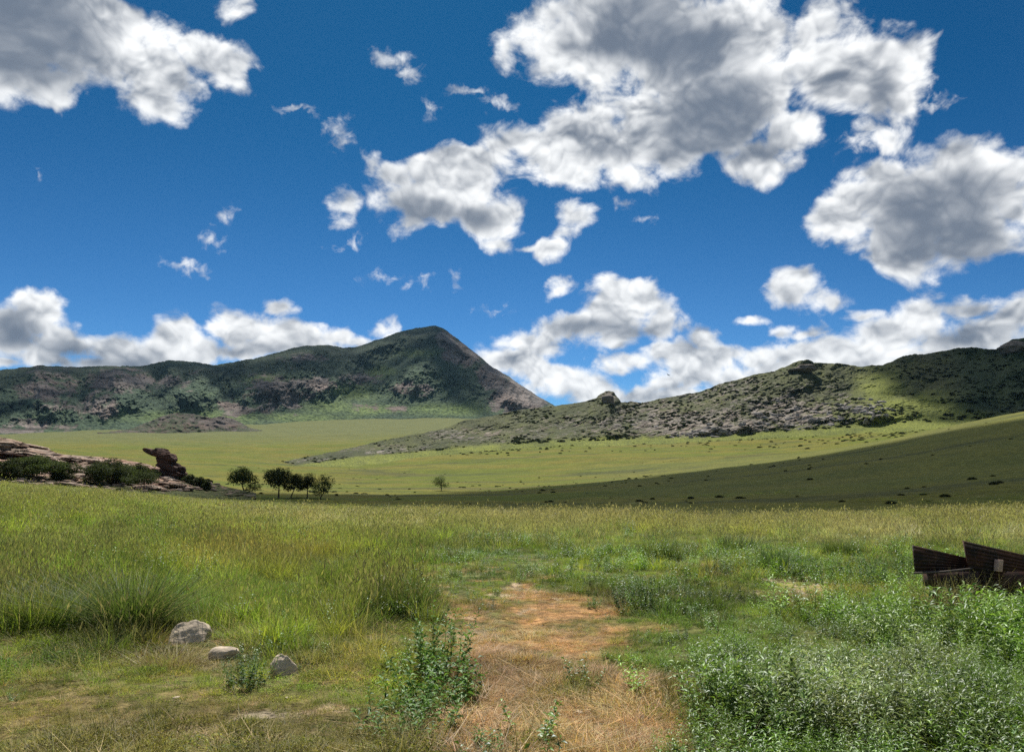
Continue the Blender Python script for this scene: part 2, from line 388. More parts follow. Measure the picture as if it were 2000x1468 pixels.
def hill_obj(name, PX, PY, RRg, mat, attrs=None, back_n=14, back_drop=.35, back_len=.35):
    nc, ns = PX.shape
    X, Y, Z = at(PX, PY, RRg)
    # far side: falls away behind the crest
    f = np.linspace(0, 1, back_n + 1)[1:]; cx, cy, cz = X[:, -1:], Y[:, -1:], Z[:, -1:]; h = np.maximum(cz - np.minimum(Z[:, :1], cz), 3)
    k = 1 + back_len * f[None, :]
    bx, by, bz = cx * k, cy * k, cz - h * (1.15 * f[None, :] ** 1.4)
    X, Y, Z = np.c_[X, bx], np.c_[Y, by], np.c_[Z, bz]
    nt = ns + back_n
    i = np.arange(nc - 1)[:, None]; j = np.arange(nt - 1)[None, :]
    fc = np.stack([i * nt + j, (i + 1) * nt + j, (i + 1) * nt + j + 1, i * nt + j + 1], -1).reshape(-1, 4)
    at_ = {}
    for kk, a in (attrs or {}).items():
        a = np.concatenate([a, np.repeat(a[:, -1:], back_n, 1)], 1)
        at_[kk] = a.reshape(-1, *a.shape[2:])
    o = mesh_obj(name, np.c_[X.ravel(), Y.ravel(), Z.ravel()], fc, mat, smooth=True, attrs=at_)
    tag(o, kind='structure')
    return o
def hill_mat(name, sc_, bump, rockc, vegc, thr=.5, rv=(1.25, .95, .85)):
    m, g = newmat(name)
    pos = g.new('ShaderNodeNewGeometry', out=0)
    rk = g.new('ShaderNodeAttribute', attribute_name='rock', out=2)
    col = g.new('ShaderNodeAttribute', attribute_name='tint')
    f1 = g.noise(pos, sc_, 8, .68); f2 = g.noise(pos, sc_ * .15, 6, .6); st = g.noise(g.vm('MULTIPLY', pos, (1, 1, 4.)), sc_ * .5, 7, .65, .6)
    f4 = g.noise(pos, sc_ * 5, 4, .6)
    v = g.mix(1.0, col, g.mix(g.sm(f4, .36, .6), (.36, .44, .44), (1.5, 1.45, 1.35)), 'MULTIPLY')
    v = g.mix(1.0, v, g.mix(g.sm(f2, .3, .7), (.75, .78, .8), (1.2, 1.18, 1.1)), 'MULTIPLY')
    rc = g.mix(g.sm(st, .38, .62), tuple(.34 * c for c in rockc), rockc)
    rc = g.mix(g.sm(f2, .35, .7), rc, g.mix(1.0, rc, rv, 'MULTIPLY'))
    k = g.sm(g.m('ADD', rk, g.m('MULTIPLY_ADD', f1, 1.6, -.8)), thr - .12, thr + .12)
    c = g.mix(k, v, rc)
    b1 = g.new('ShaderNodeBump', {'Strength': .9, 'Distance': bump, 'Height': st})
    b2 = g.new('ShaderNodeBump', {'Strength': .8, 'Distance': bump * .35, 'Height': f4, 'Normal': b1})
    finish(g, g.new('ShaderNodeBsdfPrincipled', {'Base Color': c, 'Roughness': .95, 'Normal': b2, 'Specular IOR Level': .1}))
    return m
# --- the high mountain on the left
crest = [(-700,720,1900),(-300,735,1850),(-100,726,1800),(0,722,1800),(33,718,1800),(82,713,1800),(150,716,1800),(220,714,1800),(270,715,1820),(330,703,1840),(380,706,1840),(418,712,1850),(455,707,1870),(495,700,1900),(540,688,1930),(594,674,1960),(640,673,2000),(671,679,2050),(693,677,2080),(740,662,2150),(792,644,2200),(830,638,2250),(852,635,2250),(868,642,2250),(891,660,2230),(925,685,2200),(962,718,2150),(990,732,2100),(1006,744,2080),(1040,766,2050),(1086,794,2020),(1130,815,2000),(1250,850,2000)]
foot = [(-700,862,1250),(0,854,1250),(60,852,1260),(150,847,1280),(270,834,1330),(450,822,1420),(560,824,1450),(640,812,1500),(700,805,1550),(780,806,1580),(870,818,1560),(930,815,1600),(1000,812,1650),(1086,815,1750),(1250,860,1800)]
low = [(x, y + 45, r_ - 130) for x, y, r_ in foot]
mid = []
for x in np.linspace(-700, 1250, 60):
    cy, cr = curve(crest, x); fy, fr = curve(foot, x)
    mid.append((x, float(fy + (cy - fy) * .50), float(fr + (cr - fr) * .42)))
PX, PY, RG = hill_grid([low, foot, mid, crest], -700, 1250, 1500, 330)
hh = np.clip(np.linspace(-.5, 1, PX.shape[1]), 0, 1)[None, :] * np.ones(PX.shape)
_, _, Zt = at(PX, PY, RG)
env = sm(0, .45, hh) * (1 - .75 * sm(.86, 1, hh))
sp = spurs(PX, PY, [([(852,636),(835,690),(812,745),(780,800)], 150, 34), ([(860,640),(925,690),(985,735),(1010,800)], 130, 26), ([(595,676),(570,715),(520,755),(500,812)], 110, 40),
    ([(400,710),(385,760),(360,800)], 120, 34), ([(60,716),(85,765),(120,840)], 90, 34), ([(230,716),(235,770),(200,835)], 110, 34), ([(740,665),(700,700),(655,745),(640,790)], 90, 26), ([(-100,726),(-60,800)], 120, 40)])
gul = spurs(PX, PY, [([(775,690),(720,735),(660,785),(590,822)], 120, 24), ([(480,715),(450,770),(430,820)], 80, 22), ([(900,700),(880,760),(870,810)], 60, 18), ([(310,715),(300,770),(280,820)], 70, 22), ([(150,716),(160,780)], 50, 14)])
rid = fbm(PX * .016 + PY * .006, PY * .012 - PX * .004, o=6, g=.55, ridged=True)
ri2 = fbm(PX * .045 + PY * .02, PY * .016 - PX * .006, o=5, g=.6, ridged=True)
RG = RG - env * (.62 * (sp - gul) + 30 * (rid - .6) + 15 * (ri2 - .6) + 6 * fbm(PX * .09, PY * .12, o=4, ridged=True) + 2.5 * fbm(PX * .4, PY * .5, o=3))
PY = PY + (1.6 * fbm(PX * .05, PY * .05, o=5) + 1.2 * np.abs(fbm(PX * .25, PY * 0 + 3, o=3))) * sm(.7, 1, hh)
rk = np.maximum.reduce([gb(PX, PY, [(100,760,70,45),(230,745,90,28),(60,840,120,18),(190,790,50,30)]) * .58, gb(PX, PY, [(545,770,70,38),(620,750,40,18),(460,800,40,16)]) * .72,
    gb(PX, PY, [(960,735,30,26),(1030,780,40,30),(985,770,18,28),(900,690,40,22),(870,665,20,18),(1010,775,50,40)]) * 1.0, gb(PX, PY, [(750,795,60,10),(330,745,70,20),(425,830,40,12),(700,740,60,14),(590,700,60,12),(800,760,50,14)]) * .5]) + .12 * (ri2 - .5) + .2 * fbm(PX * .02, PY * .05, o=3)
gt = gb(PX, PY, [(690,765,40,16),(640,795,50,14),(745,725,26,12),(390,815,130,14),(520,740,50,10),(880,800,90,12),(600,815,80,10),(820,690,40,8),(720,800,60,9)])
tint = lerp(C3(.056, .086, .056), C3(.120, .165, .062), np.clip(gt + .25 * fbm(PX * .03, PY * .06, o=4), 0, 1))
tint = lerp(tint, C3(.07, .078, .060), sm(.55, .95, hh) * .4)
mt = hill_mat('mountain', .035, 9., (.25, .222, .20), None, rv=(1.12, .98, .92))
hill_obj('mountain', PX, PY, RG, mt, {'rock': rk, 'tint': tint})
# --- dark rocky knoll at the mountain's foot
kc = [(190,846,1150),(255,838,1150),(290,824,1160),(320,812,1170),(345,806,1180),(372,808,1180),(395,812,1180),(415,817,1180),(432,812,1180),(455,818,1180),(475,828,1180),(490,836,1180),(520,842,1180)]
kf = [(x, min(850, 846 + (x - 255) * .012) + (4 if 330 < x < 460 else -1), 1085) for x in range(190, 540, 20)]
kl = [(x, y + 15, 1050) for x, y, _ in kf]
PX, PY, RG = hill_grid([kl, kf, kc], 190, 520, 320, 70)
hh = np.clip(np.linspace(-1, 1, PX.shape[1]), 0, 1)[None, :] * np.ones(PX.shape)
RG = RG - 7 * fbm(PX * .05, PY * .08, o=5, ridged=True) * sm(0, .3, hh)
PY = PY - 1.5 * np.abs(fbm(PX * .12, PY * .1, o=3)) * sm(.4, 1, hh)
hill_obj('hill', PX, PY, RG, hill_mat('dark_rock', .12, 2.5, (.15, .13, .115), None),
         {'rock': .46 + .5 * gb(PX, PY, [(430,822,45,9)]) + .15 * fbm(PX * .05, PY * .1), 'tint': np.tile(C3(.06, .072, .042), PX.shape + (1,))})
# --- the rocky ridge on the right
rc = [(380,926,440),(440,917,450),(550,902,480),(660,880,530),(770,856,590),(863,838,640),(907,821,680),(960,812,710),(1020,800,740),(1087,792,760),(1130,786,760),(1164,779,760),(1173,770,760),(1180,766,760),(1189,764,760),(1200,768,760),(1206,776,760),(1213,784,760),
      (1252,787,760),(1285,779,765),(1330,772,770),(1367,765,775),(1417,747,780),(1450,740,790),(1480,731,800),(1516,724,800),(1545,712,810),(1560,706,810),(1576,703,810),(1590,709,815),(1637,710,820),(1681,715,840),(1725,713,860),(1740,707,870),(1763,696,880),(1802,691,890),(1846,685,900),
      (1870,680,900),(1906,679,910),(1945,682,915),(1960,672,920),(1978,662,920),(2000,660,920),(2060,664,920),(2200,650,930),(2500,600,950)]
rf = [(380,934,425),(440,929,430),(560,912,440),(700,893,470),(800,886,500),(900,876,525),(1065,866,540),(1252,860,550),(1450,852,555),(1600,843,560),(1725,832,570),(1890,826,590),(2000,826,600),(2500,800,600)]
rl = [(x, y + 22, r_ - 45) for x, y, r_ in rf]
rm = []
for x in np.linspace(380, 2500, 90):
    cy, cr = curve(rc, x); fy, fr = curve(rf, x)
    rm.append((x, float(fy + (cy - fy) * .42), float(fr + (cr - fr) * .45)))
PX, PY, RG = hill_grid([rl, rf, rm, rc], 380, 2500, 1900, 330)
hh = np.clip(np.linspace(-.5, 1, PX.shape[1]), 0, 1)[None, :] * np.ones(PX.shape)
env = sm(0, .2, hh); tail = sm(500, 1000, PX)
sx, sy = PX + 1.2 * PY, PY + .16 * PX            # bedding dips gently to the left
w1, e1, id1 = worley(sx * .030 + .4 * fbm(PX * .03, PY * .05, o=3), sy * .085)
w2, e2, id2 = worley(sx * .085, sy * .26)
rkz = np.clip(gb(PX, PY, [(1420,830,150,26),(1560,815,110,30),(1680,800,70,26),(1360,845,60,12)]) + .55 * gb(PX, PY, [(1200,830,200,30),(950,850,170,22),(1450,770,220,36),(1300,800,150,30),(760,878,110,12),(600,898,80,7)]), 0, 1.2)
right = sm(1700, 1860, PX + (PY - 760) * -.4)
blk = (id1 - .3) * sm(.0, .14, e1); blk2 = (id2 - .3) * sm(.0, .2, e2)
RG = RG - env * (tail + .25) * (4.0 * blk * (1 - .7 * right) + 3.2 * blk2 * (.25 + rkz) + 12 * (fbm(PX * .01, PY * .015, o=5, ridged=True) - .5) + 1.5 * fbm(PX * .2, PY * .35, o=3))
RG = RG - 30 * env * spurs(PX, PY, [([(1570,705),(1500,760),(1400,820)], 1, 40), ([(1189,766),(1150,830)], .6, 30), ([(1760,700),(1740,760),(1700,810)], 1.1, 40), ([(1960,680),(1900,760)], 1, 40)])
PY = PY + (1.3 * fbm(PX * .06, PY * .05, o=4) - 2.2 * blk * sm(1000, 1200, PX) * (1 - .6 * right) - 1.2 * blk2) * sm(.8, 1, hh)
rk = .16 + .56 * rkz * (.5 + .9 * id2) * sm(0, .12, e2) + .12 * (id1 - .5) - .5 * right * (1 - sm(.9, .99, hh)) - .5 * gb(PX, PY, [(1750,800,110,30),(1850,820,120,18)])
rk = rk + .3 * gb(PX, PY, [(1189,772,18,12)]) - .6 * sm(.16, .0, hh) * (1 - .8 * rkz)
gt = np.clip(gb(PX, PY, [(1790,800,130,34),(1720,760,50,40),(1860,825,140,18)]) + sm(.22, .0, hh) * .9, 0, 1)
tint = lerp(C3(.075, .082, .042), C3(.165, .185, .045), np.clip(gt + .3 * fbm(PX * .05, PY * .1, o=4), 0, 1))
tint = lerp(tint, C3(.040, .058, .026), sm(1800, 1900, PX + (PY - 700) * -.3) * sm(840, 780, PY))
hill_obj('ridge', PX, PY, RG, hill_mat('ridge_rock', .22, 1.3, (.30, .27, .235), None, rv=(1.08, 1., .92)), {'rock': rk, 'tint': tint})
RIDGE = (PX, PY, RG)
# --- low rocky mound on the left behind the meadow
mc = [(-500,800,150),(-200,835,140),(-60,845,135),(0,853,132),(25,858,130),(60,868,130),(105,882,130),(115,888,130),(140,889,130),(200,893,130),(240,898,128),(280,905,126),(330,918,124),(360,925,122),(400,938,120),(440,950,118),(500,963,114)]
mf = [(x, 946 if x < 100 else 946 + (x - 100) * .07, 96 if x < 300 else 96 + (x - 300) * .05) for x in range(-500, 520, 40)]
ml = [(x, y + 22, r_ - 5) for x, y, r_ in mf]
PX, PY, RG = hill_grid([ml, mf, mc], -500, 500, 700, 120)
hh = np.clip(np.linspace(-1, 1, PX.shape[1]), 0, 1)[None, :] * np.ones(PX.shape)
w1, e1, id1 = worley(PX * .025 + .3 * fbm(PX * .03, PY * .05, o=3), (PY + .1 * PX) * .12)
blk = (id1 - .3) * sm(0, .1, e1)
RG = RG - sm(0, .2, hh) * (3.2 * blk + 1.6 * fbm(PX * .05, PY * .12, o=4))
PY = PY - 2.2 * blk * sm(.7, 1, hh)
rk = .66 + .2 * (id1 - .5) - .35 * sm(.3, .0, hh) - .25 * sm(300, 420, PX)
MOUND = (PX.copy(), PY.copy(), RG.copy())
hill_obj('mound', PX, PY, RG, hill_mat('mound_rock', .9, .5, (.38, .30, .235), None), {'rock': rk, 'tint': np.tile(C3(.075, .085, .034), PX.shape + (1,))})
def on_grid(G, px, py):
    GX, GY, GRr = G; i = int(np.clip(np.searchsorted(GX[:, 0], px), 0, len(GX) - 1)); n = GY.shape[1]
    j = int(np.argmin(np.abs(GY[i, n // 4:] - py))) + n // 4
    return at(px, GY[i, j], GRr[i, j])
# ------------------------------------------------------------------ clouds added out of view overhead, shaped to cast shade on the land
m, g = newmat('shade_cloud')
ds = g.new('ShaderNodeMixShader', (.5, g.new('ShaderNodeBsdfDiffuse', ((.9, .9, .9),)), g.new('ShaderNodeBsdfTranslucent', ((.9, .9, .9),))))
ms = g.new('ShaderNodeMixShader', (.42, ds, g.new('ShaderNodeBsdfTransparent')))
finish(g, ms); MSHADE = m
m, g = newmat('thin_shade_cloud')
ds = g.new('ShaderNodeMixShader', (.5, g.new('ShaderNodeBsdfDiffuse', ((.9, .9, .9),)), g.new('ShaderNodeBsdfTranslucent', ((.9, .9, .9),))))
finish(g, g.new('ShaderNodeMixShader', (.72, ds, g.new('ShaderNodeBsdfTransparent')))); MTHIN = m
def shade_cloud_over(band, h, thick, ground=H, jag=.06, nx=260, nt=60, mat=None):
    """a lumpy cloud at height h added out of view and shaped to shade the strip of land band = [(px, r_near, r_far)]"""
    b = np.array(band, float); px = np.linspace(b[0, 0], b[-1, 0], nx)
    lo, hi = np.interp(px, b[:, 0], b[:, 1]), np.interp(px, b[:, 0], b[:, 2])
    A = np.arctan((px - 1000) / F * CP)[:, None]; t = np.linspace(0, 1, nt)[None, :]
    r = lo[:, None] * (1 - t) + hi[:, None] * t
    x, y = np.sin(A) * r, np.cos(A) * r
    e = (hi - lo).max()
    wx, wy = fbm(x / e * 4, y / e * 4, o=5), fbm(x / e * 4 + 30, y / e * 4, o=5)
    z = ground(x, y); x, y = x + wx * e * jag, y + wy * e * jag
    k = (h - z) / SUN.z
    cx, cy = x + SUN.x * k, y + SUN.y * k
    ed = np.sqrt(np.clip(4 * t * (1 - t), 0, 1)) * np.sqrt(np.clip(np.minimum(np.linspace(0, 12, nx), np.linspace(12, 0, nx)), 0, 1))[:, None]
    lump = 1 + .8 * fbm(cx / e * 6, cy / e * 6, o=5)
    Zt, Zb = h + thick * ed * np.maximum(lump, .2), h - .12 * thick * ed
    V = np.r_[np.c_[cx.ravel(), cy.ravel(), Zt.ravel()], np.c_[cx.ravel(), cy.ravel(), Zb.ravel()]]
    i = np.arange(nx - 1)[:, None]; j = np.arange(nt - 1)[None, :]
    f = np.stack([i * nt + j, i * nt + j + 1, (i + 1) * nt + j + 1, (i + 1) * nt + j], -1).reshape(-1, 4)
    o = mesh_obj('shade_cloud', V, np.r_[f, f[:, ::-1] + nx * nt], mat or MSHADE, smooth=True)
    tag(o, kind='structure'); return o
shade_cloud_over([(400, 100, 110), (470, 92, 150), (700, 78, 172), (850, 73, 188), (1000, 71, 222), (1150, 69, 240), (1300, 67, 252), (1600, 66, 262), (1850, 64, 262), (2000, 64, 258), (2300, 62, 250), (2700, 60, 240)], 1500, 40, jag=.05)
shade_cloud_over([(1730, 760, 780), (1780, 640, 1000), (1900, 620, 1100), (2400, 600, 1100)], 2300, 120, ground=lambda x, y: 120 + 0 * x, jag=.12)
shade_cloud_over([(760, 2000, 2060), (810, 1800, 2500), (870, 1700, 2700), (940, 1700, 2700), (1010, 1800, 2500)], 3500, 200, ground=lambda x, y: 200 + 0 * x, jag=.2, mat=MTHIN)
shade_cloud_over([(-300, 1500, 1560), (-200, 1400, 2200), (100, 1420, 2200), (380, 1500, 2200), (480, 1600, 2200), (600, 1700, 2300), (740, 1700, 2400), (840, 1640, 2500)], 3500, 200, ground=lambda x, y: 180 + 0 * x, jag=.2, mat=MTHIN)
# --- the air
hz = mesh_obj('haze', np.array([(x, y, z_) for x in (-4600, 4600) for y in (-4600, 4600) for z_ in (-60, 560)], float),
    np.array([(0, 1, 3, 2), (4, 6, 7, 5), (0, 4, 5, 1), (2, 3, 7, 6), (0, 2, 6, 4), (1, 5, 7, 3)]))
m = bpy.data.materials.new('haze'); m.use_nodes = True; m.node_tree.nodes.clear(); g = N(m.node_tree)
vo = g.new('ShaderNodeVolumePrincipled', {'Color': (.38, .68, 1, 1), 'Density': .000022, 'Anisotropy': .2})
o_ = g.n.new('ShaderNodeOutputMaterial'); g.l.new(vo, o_.inputs['Volume']); hz.data.materials.append(m); tag(hz, kind='stuff')
# ------------------------------------------------------------------ plants: blades and leaves
def leaf_mat(name, tint=None, dry=(.44, .38, .21), trans=.38, gloss=.03, rough=.55):
    m, g = newmat(name)
    t = g.new('ShaderNodeAttribute', attribute_name='tint', attribute_type='INSTANCER') if tint is None else (*tint, 1)
    br = g.new('ShaderNodeAttribute', attribute_name='br', out=2); sd = g.new('ShaderNodeAttribute', attribute_name='sd', out=2)
    c = g.mix(1.0, t, g.mix(br, (.34, .42, .4), (1.75, 1.62, 1.45)), 'MULTIPLY')
    c = g.mix(sd, c, dry)
    d = g.new('ShaderNodeBsdfDiffuse', (c,)); tr = g.new('ShaderNodeBsdfTranslucent', (g.mix(1.0, c, (1.25, 1.3, .75), 'MULTIPLY'),))
    gl = g.new('ShaderNodeBsdfGlossy', {'Color': (.8, .84, .86, 1), 'Roughness': rough})
    s = g.new('ShaderNodeMixShader', (trans, d, tr))
    s = g.new('ShaderNodeMixShader', (g.m('MULTIPLY_ADD', g.new('ShaderNodeLayerWeight', (.3,), out=0), .5 * gloss, gloss * .5), s, gl))
    finish(g, s); return m
M_INST = leaf_mat('grass_blade'); M_HERB = leaf_mat('herb_leaf', trans=.32, gloss=.085, rough=.42)
class Pl:
    def __init__(s, seed): s.V = []; s.F3 = []; s.F4 = []; s.b = []; s.s = []; s.n = 0; s.r = np.random.default_rng(seed)
    def add(s, V, F3=None, F4=None, br=None, sd=None):
        V = np.asarray(V, float)
        if F3 is not None and len(F3): s.F3.append(np.asarray(F3) + s.n)
        if F4 is not None and len(F4): s.F4.append(np.asarray(F4) + s.n)
        s.V.append(V); s.n += len(V)
        s.b.append(np.full(len(V), .5) if br is None else np.asarray(br)); s.s.append(np.zeros(len(V)) if sd is None else np.asarray(sd))
    def obj(s, name, mat, **kw):
        F = ([np.concatenate(s.F3)] if s.F3 else []) + ([np.concatenate(s.F4)] if s.F4 else [])
        return mesh_obj(name, np.concatenate(s.V), F, mat, attrs={'br': np.concatenate(s.b), 'sd': np.concatenate(s.s)}, **kw)
    def blades(s, n, h, rad, w, lean=.5, curv=.5, seg=3, dry=0., tipdry=.3, hv=.35, flat=0.):
        r = s.r; ph = r.uniform(0, 2 * np.pi, n); q = rad * np.sqrt(r.uniform(0, 1, n)); bx, by = q * np.cos(ph), q * np.sin(ph)
        d = ph + r.normal(0, .9, n); hh = h * (1 - hv + 2 * hv * r.uniform(0, 1, n)); ln = np.abs(r.normal(0, lean, n)) + .05; cv = np.abs(r.normal(0, curv, n))
        t = np.linspace(0, 1, seg + 1)[None, :]
        out = hh[:, None] * (ln[:, None] * t + cv[:, None] * t ** 2); zz = hh[:, None] * (t - .35 * cv[:, None] * t ** 2) * (1 - flat)
        zz = np.maximum(zz, .004)
        cx, cy = bx[:, None] + np.cos(d)[:, None] * out, by[:, None] + np.sin(d)[:, None] * out
        wd = d + np.pi / 2 + r.normal(0, .6, n); ww = (w * r.uniform(.6, 1.3, n))[:, None] * (1 - t ** 1.6) * .5
        wx, wy = np.cos(wd)[:, None] * ww, np.sin(wd)[:, None] * ww
        L = np.stack([cx - wx, cy - wy, zz], -1)[:, :seg]; Rr = np.stack([cx + wx, cy + wy, zz], -1)[:, :seg]; T = np.stack([cx, cy, zz], -1)[:, seg:]
        V = np.concatenate([L, Rr, T], 1); k = 2 * seg + 1; b0 = (np.arange(n) * k)[:, None]
        F4 = np.concatenate([b0 + np.array([[i, seg + i, seg + i + 1, i + 1]]) for i in range(seg - 1)]) if seg > 1 else None
        F3 = b0 + np.array([[seg - 1, 2 * seg - 1, 2 * seg]])
        tt = np.concatenate([t[0, :seg], t[0, :seg], [1.]])
        isd = (r.uniform(0, 1, n) < dry)[:, None] * .85
        sd = np.clip(isd + tipdry * tt[None, :] ** 2, 0, 1); br = np.repeat(r.uniform(0, 1, n), k)
        s.add(V.reshape(-1, 3), F3, F4, br, sd.ravel())
        return np.stack([cx[:, -1], cy[:, -1], zz[:, -1]], -1), d
    def heads(s, P, l, w, dry=.8, n=3):
        """seed heads: little crossed spindles at the tips P"""
        r = s.r
        for P0 in P:
            d = r.normal(0, .35, 3) + (0, 0, 1); d /= np.linalg.norm(d); a = r.uniform(0, 3.14)
            for q in (0, 1.57):
                u = np.array([math.cos(a + q), math.sin(a + q), 0]) * w * .5
                s.add([P0 - d * l * .1, P0 + d * l * .35 - u, P0 + d * l * .35 + u, P0 + d * l], F4=[[0, 1, 3, 2]], br=np.full(4, r.uniform(0, 1)), sd=np.full(4, dry))
    def leaves(s, P, D, L, Wd, fold=.25, sd=0., droop=.3):
        """lance leaves from points P towards unit vectors D"""
        r = s.r; n = len(P); P = np.asarray(P); D = np.asarray(D); up = np.array([0, 0, 1.]) + r.normal(0, .35, (n, 3))
        S = np.cross(D, up); S /= np.linalg.norm(S, axis=1)[:, None] + 1e-9; Nn = np.cross(S, D)
        L = (L * r.uniform(.65, 1.25, n))[:, None]; W_ = (Wd * r.uniform(.7, 1.25, n))[:, None]
        dz = np.array([0, 0, 1.])[None] * L * droop
        m_ = P + D * L * .45; V = np.stack([P, m_ - S * W_ / 2 + Nn * W_ * fold, m_, m_ + S * W_ / 2 + Nn * W_ * fold, P + D * L - dz], 1)
        b0 = (np.arange(n) * 5)[:, None]
        F3 = np.concatenate([b0 + np.array([[0, 2, 1]]), b0 + np.array([[0, 3, 2]]), b0 + np.array([[1, 2, 4]]), b0 + np.array([[2, 3, 4]])])
        s.add(V.reshape(-1, 3), F3, None, np.repeat(r.uniform(0, 1, n), 5), np.full(n * 5, sd))
    def herb(s, ns, h, rad, nl, L, Wd, lean=.25, sd=0., dens=1., updir=.6, droop=.3, bare=.1):
        r = s.r
        for _ in range(ns):
            a = r.uniform(0, 6.28); q = rad * math.sqrt(r.uniform()); b = np.array([q * math.cos(a), q * math.sin(a), 0]); a2 = a + r.normal(0, .5); hh = h * r.uniform(.6, 1.15)
            top = b + np.array([math.cos(a2) * lean * hh * r.uniform(.2, 1.5), math.sin(a2) * lean * hh * r.uniform(.2, 1.5), hh])
            u = np.array([.0025, 0, 0]); v = np.array([0, .0025, 0])
            s.add([b - u, b + u, top + u * .3, top - u * .3, b - v, b + v, top + v * .3, top - v * .3], F4=[[0, 1, 2, 3], [4, 5, 6, 7]], br=np.full(8, .3), sd=np.full(8, .15))
            t = np.linspace(bare, 1, nl) ** .9; P = b + (top - b) * t[:, None]
            ga = r.uniform(0, 6.28) + np.arange(nl) * 2.4; ud = updir * (.4 + t)
            D = np.stack([np.cos(ga), np.sin(ga), ud + r.normal(0, .2, nl)], -1); D /= np.linalg.norm(D, axis=1)[:, None]
            s.leaves(P, D, L * (1.05 - .45 * t), Wd * (1.05 - .35 * t), sd=sd, droop=droop)

protos = []; kinds = {}
def proto(kind, p, mat):
    kinds.setdefault(kind, []).append(len(protos))
    protos.append(p.obj('p%03d' % len(protos), mat, link=False))
for k in range(4):                                         # tall seeding grass
    p = Pl(100 + k); p.blades(46, .26, .13, .0065, .35, .45, 3, dry=.03, tipdry=.14); T, _ = p.blades(9, .38, .12, .003, .2, .18, 3, dry=.15, tipdry=.3)
    p.heads(T, .06, .010, .5); proto('tall', p, M_INST)
for k in range(3):                                         # short grass
    p = Pl(200 + k); p.blades(60, .12, .13, .005, .5, .5, 2, dry=.12, tipdry=.2); proto('short', p, M_INST)
for k in range(3):                                         # dry stems lying about
    p = Pl(300 + k); p.blades(60, .13, .15, .0045, 1.2, .7, 3, dry=.0, tipdry=.15, flat=.72); p.blades(14, .09, .12, .003, .6, .5, 2, dry=.0, tipdry=.2); proto('straw', p, M_INST)
for k in range(3):                                         # willowy herb with lance leaves
    p = Pl(400 + k); p.herb(6, .34, .13, 20, .098, .017, .3); proto('herb', p, M_HERB)
for k in range(3):                                         # broad-leaved weed
    p = Pl(500 + k); p.herb(6, .20, .12, 14, .055, .024, .35, updir=.35); proto('weed', p, M_HERB)
for k in range(3):                                         # low ground cover
    p = Pl(600 + k); n = 110; a = p.r.uniform(0, 6.28, n); q = .17 * np.sqrt(p.r.uniform(0, 1, n)); P = np.stack([q * np.cos(a), q * np.sin(a), p.r.uniform(.01, .07, n) * (1.3 - q / .17)], -1)
    a = p.r.uniform(0, 6.28, n); D = np.stack([np.cos(a), np.sin(a), p.r.normal(.45, .45, n)], -1); D /= np.linalg.norm(D, axis=1)[:, None]
    p.leaves(P, D, .032, .010, droop=.1); p.blades(14, .09, .14, .004, .4, .4, 2, tipdry=.3); proto('cover', p, M_INST)
for k in range(3):                                         # feathery seed grass of the field's far edge
    p = Pl(700 + k); T, _ = p.blades(40, .36, .2, .006, .22, .2, 2, dry=.2, tipdry=.45); p.heads(T[:20], .08, .016, .7); p.blades(24, .22, .2, .010, .4, .4, 2, tipdry=.2); proto('feather', p, M_INST)
for k in range(2):                                         # twiggy tangle
    p = Pl(800 + k); p.blades(60, .17, .15, .003, .6, .4, 4, dry=.6, tipdry=.6); p.herb(5, .2, .12, 9, .03, .008, .5, sd=.35); proto('twig', p, M_INST)
pcol = bpy.data.collections.new('plant_kinds')
for o in protos: pcol.objects.link(o)

def scatter_mod(name, P, idx, rot, scl, tint, label_kind='stuff'):
    me = bpy.data.meshes.new(name); n = len(P)
    me.vertices.add(n); me.vertices.foreach_set('co', P.astype(np.float32).ravel())
    me.attributes.new('pick', 'INT', 'POINT').data.foreach_set('value', idx.astype(np.int32))
    me.attributes.new('rot', 'FLOAT_VECTOR', 'POINT').data.foreach_set('vector', rot.astype(np.float32).ravel())
    me.attributes.new('scl', 'FLOAT_VECTOR', 'POINT').data.foreach_set('vector', scl.astype(np.float32).ravel())
    me.attributes.new('tint', 'FLOAT_COLOR', 'POINT').data.foreach_set('color', np.c_[tint, np.ones(n)].astype(np.float32).ravel())
    o = bpy.data.objects.new(name, me); COL.objects.link(o)
    ng = bpy.data.node_groups.new(name, 'GeometryNodeTree')
    ng.interface.new_socket('Geometry', in_out='INPUT', socket_type='NodeSocketGeometry'); ng.interface.new_socket('Geometry', in_out='OUTPUT', socket_type='NodeSocketGeometry')
    gi, go = ng.nodes.new('NodeGroupInput'), ng.nodes.new('NodeGroupOutput')
    ci = ng.nodes.new('GeometryNodeCollectionInfo'); ci.inputs['Collection'].default_value = pcol; ci.inputs['Separate Children'].default_value = True; ci.inputs['Reset Children'].default_value = True
    mp = ng.nodes.new('GeometryNodeMeshToPoints'); ip = ng.nodes.new('GeometryNodeInstanceOnPoints')
    def na(nm, dt):
        q = ng.nodes.new('GeometryNodeInputNamedAttribute'); q.data_type = dt; q.inputs['Name'].default_value = nm; return q.outputs['Attribute']
    L = ng.links.new
    L(gi.outputs[0], mp.inputs['Mesh']); L(mp.outputs[0], ip.inputs['Points']); L(ci.outputs[0], ip.inputs['Instance']); ip.inputs['Pick Instance'].default_value = True
    L(na('pick', 'INT'), ip.inputs['Instance Index']); L(na('rot', 'FLOAT_VECTOR'), ip.inputs['Rotation']); L(na('scl', 'FLOAT_VECTOR'), ip.inputs['Scale']); L(ip.outputs[0], go.inputs[0])
    md = o.modifiers.new('plants', 'NODES'); md.node_group = ng
    tag(o, kind=label_kind); return o

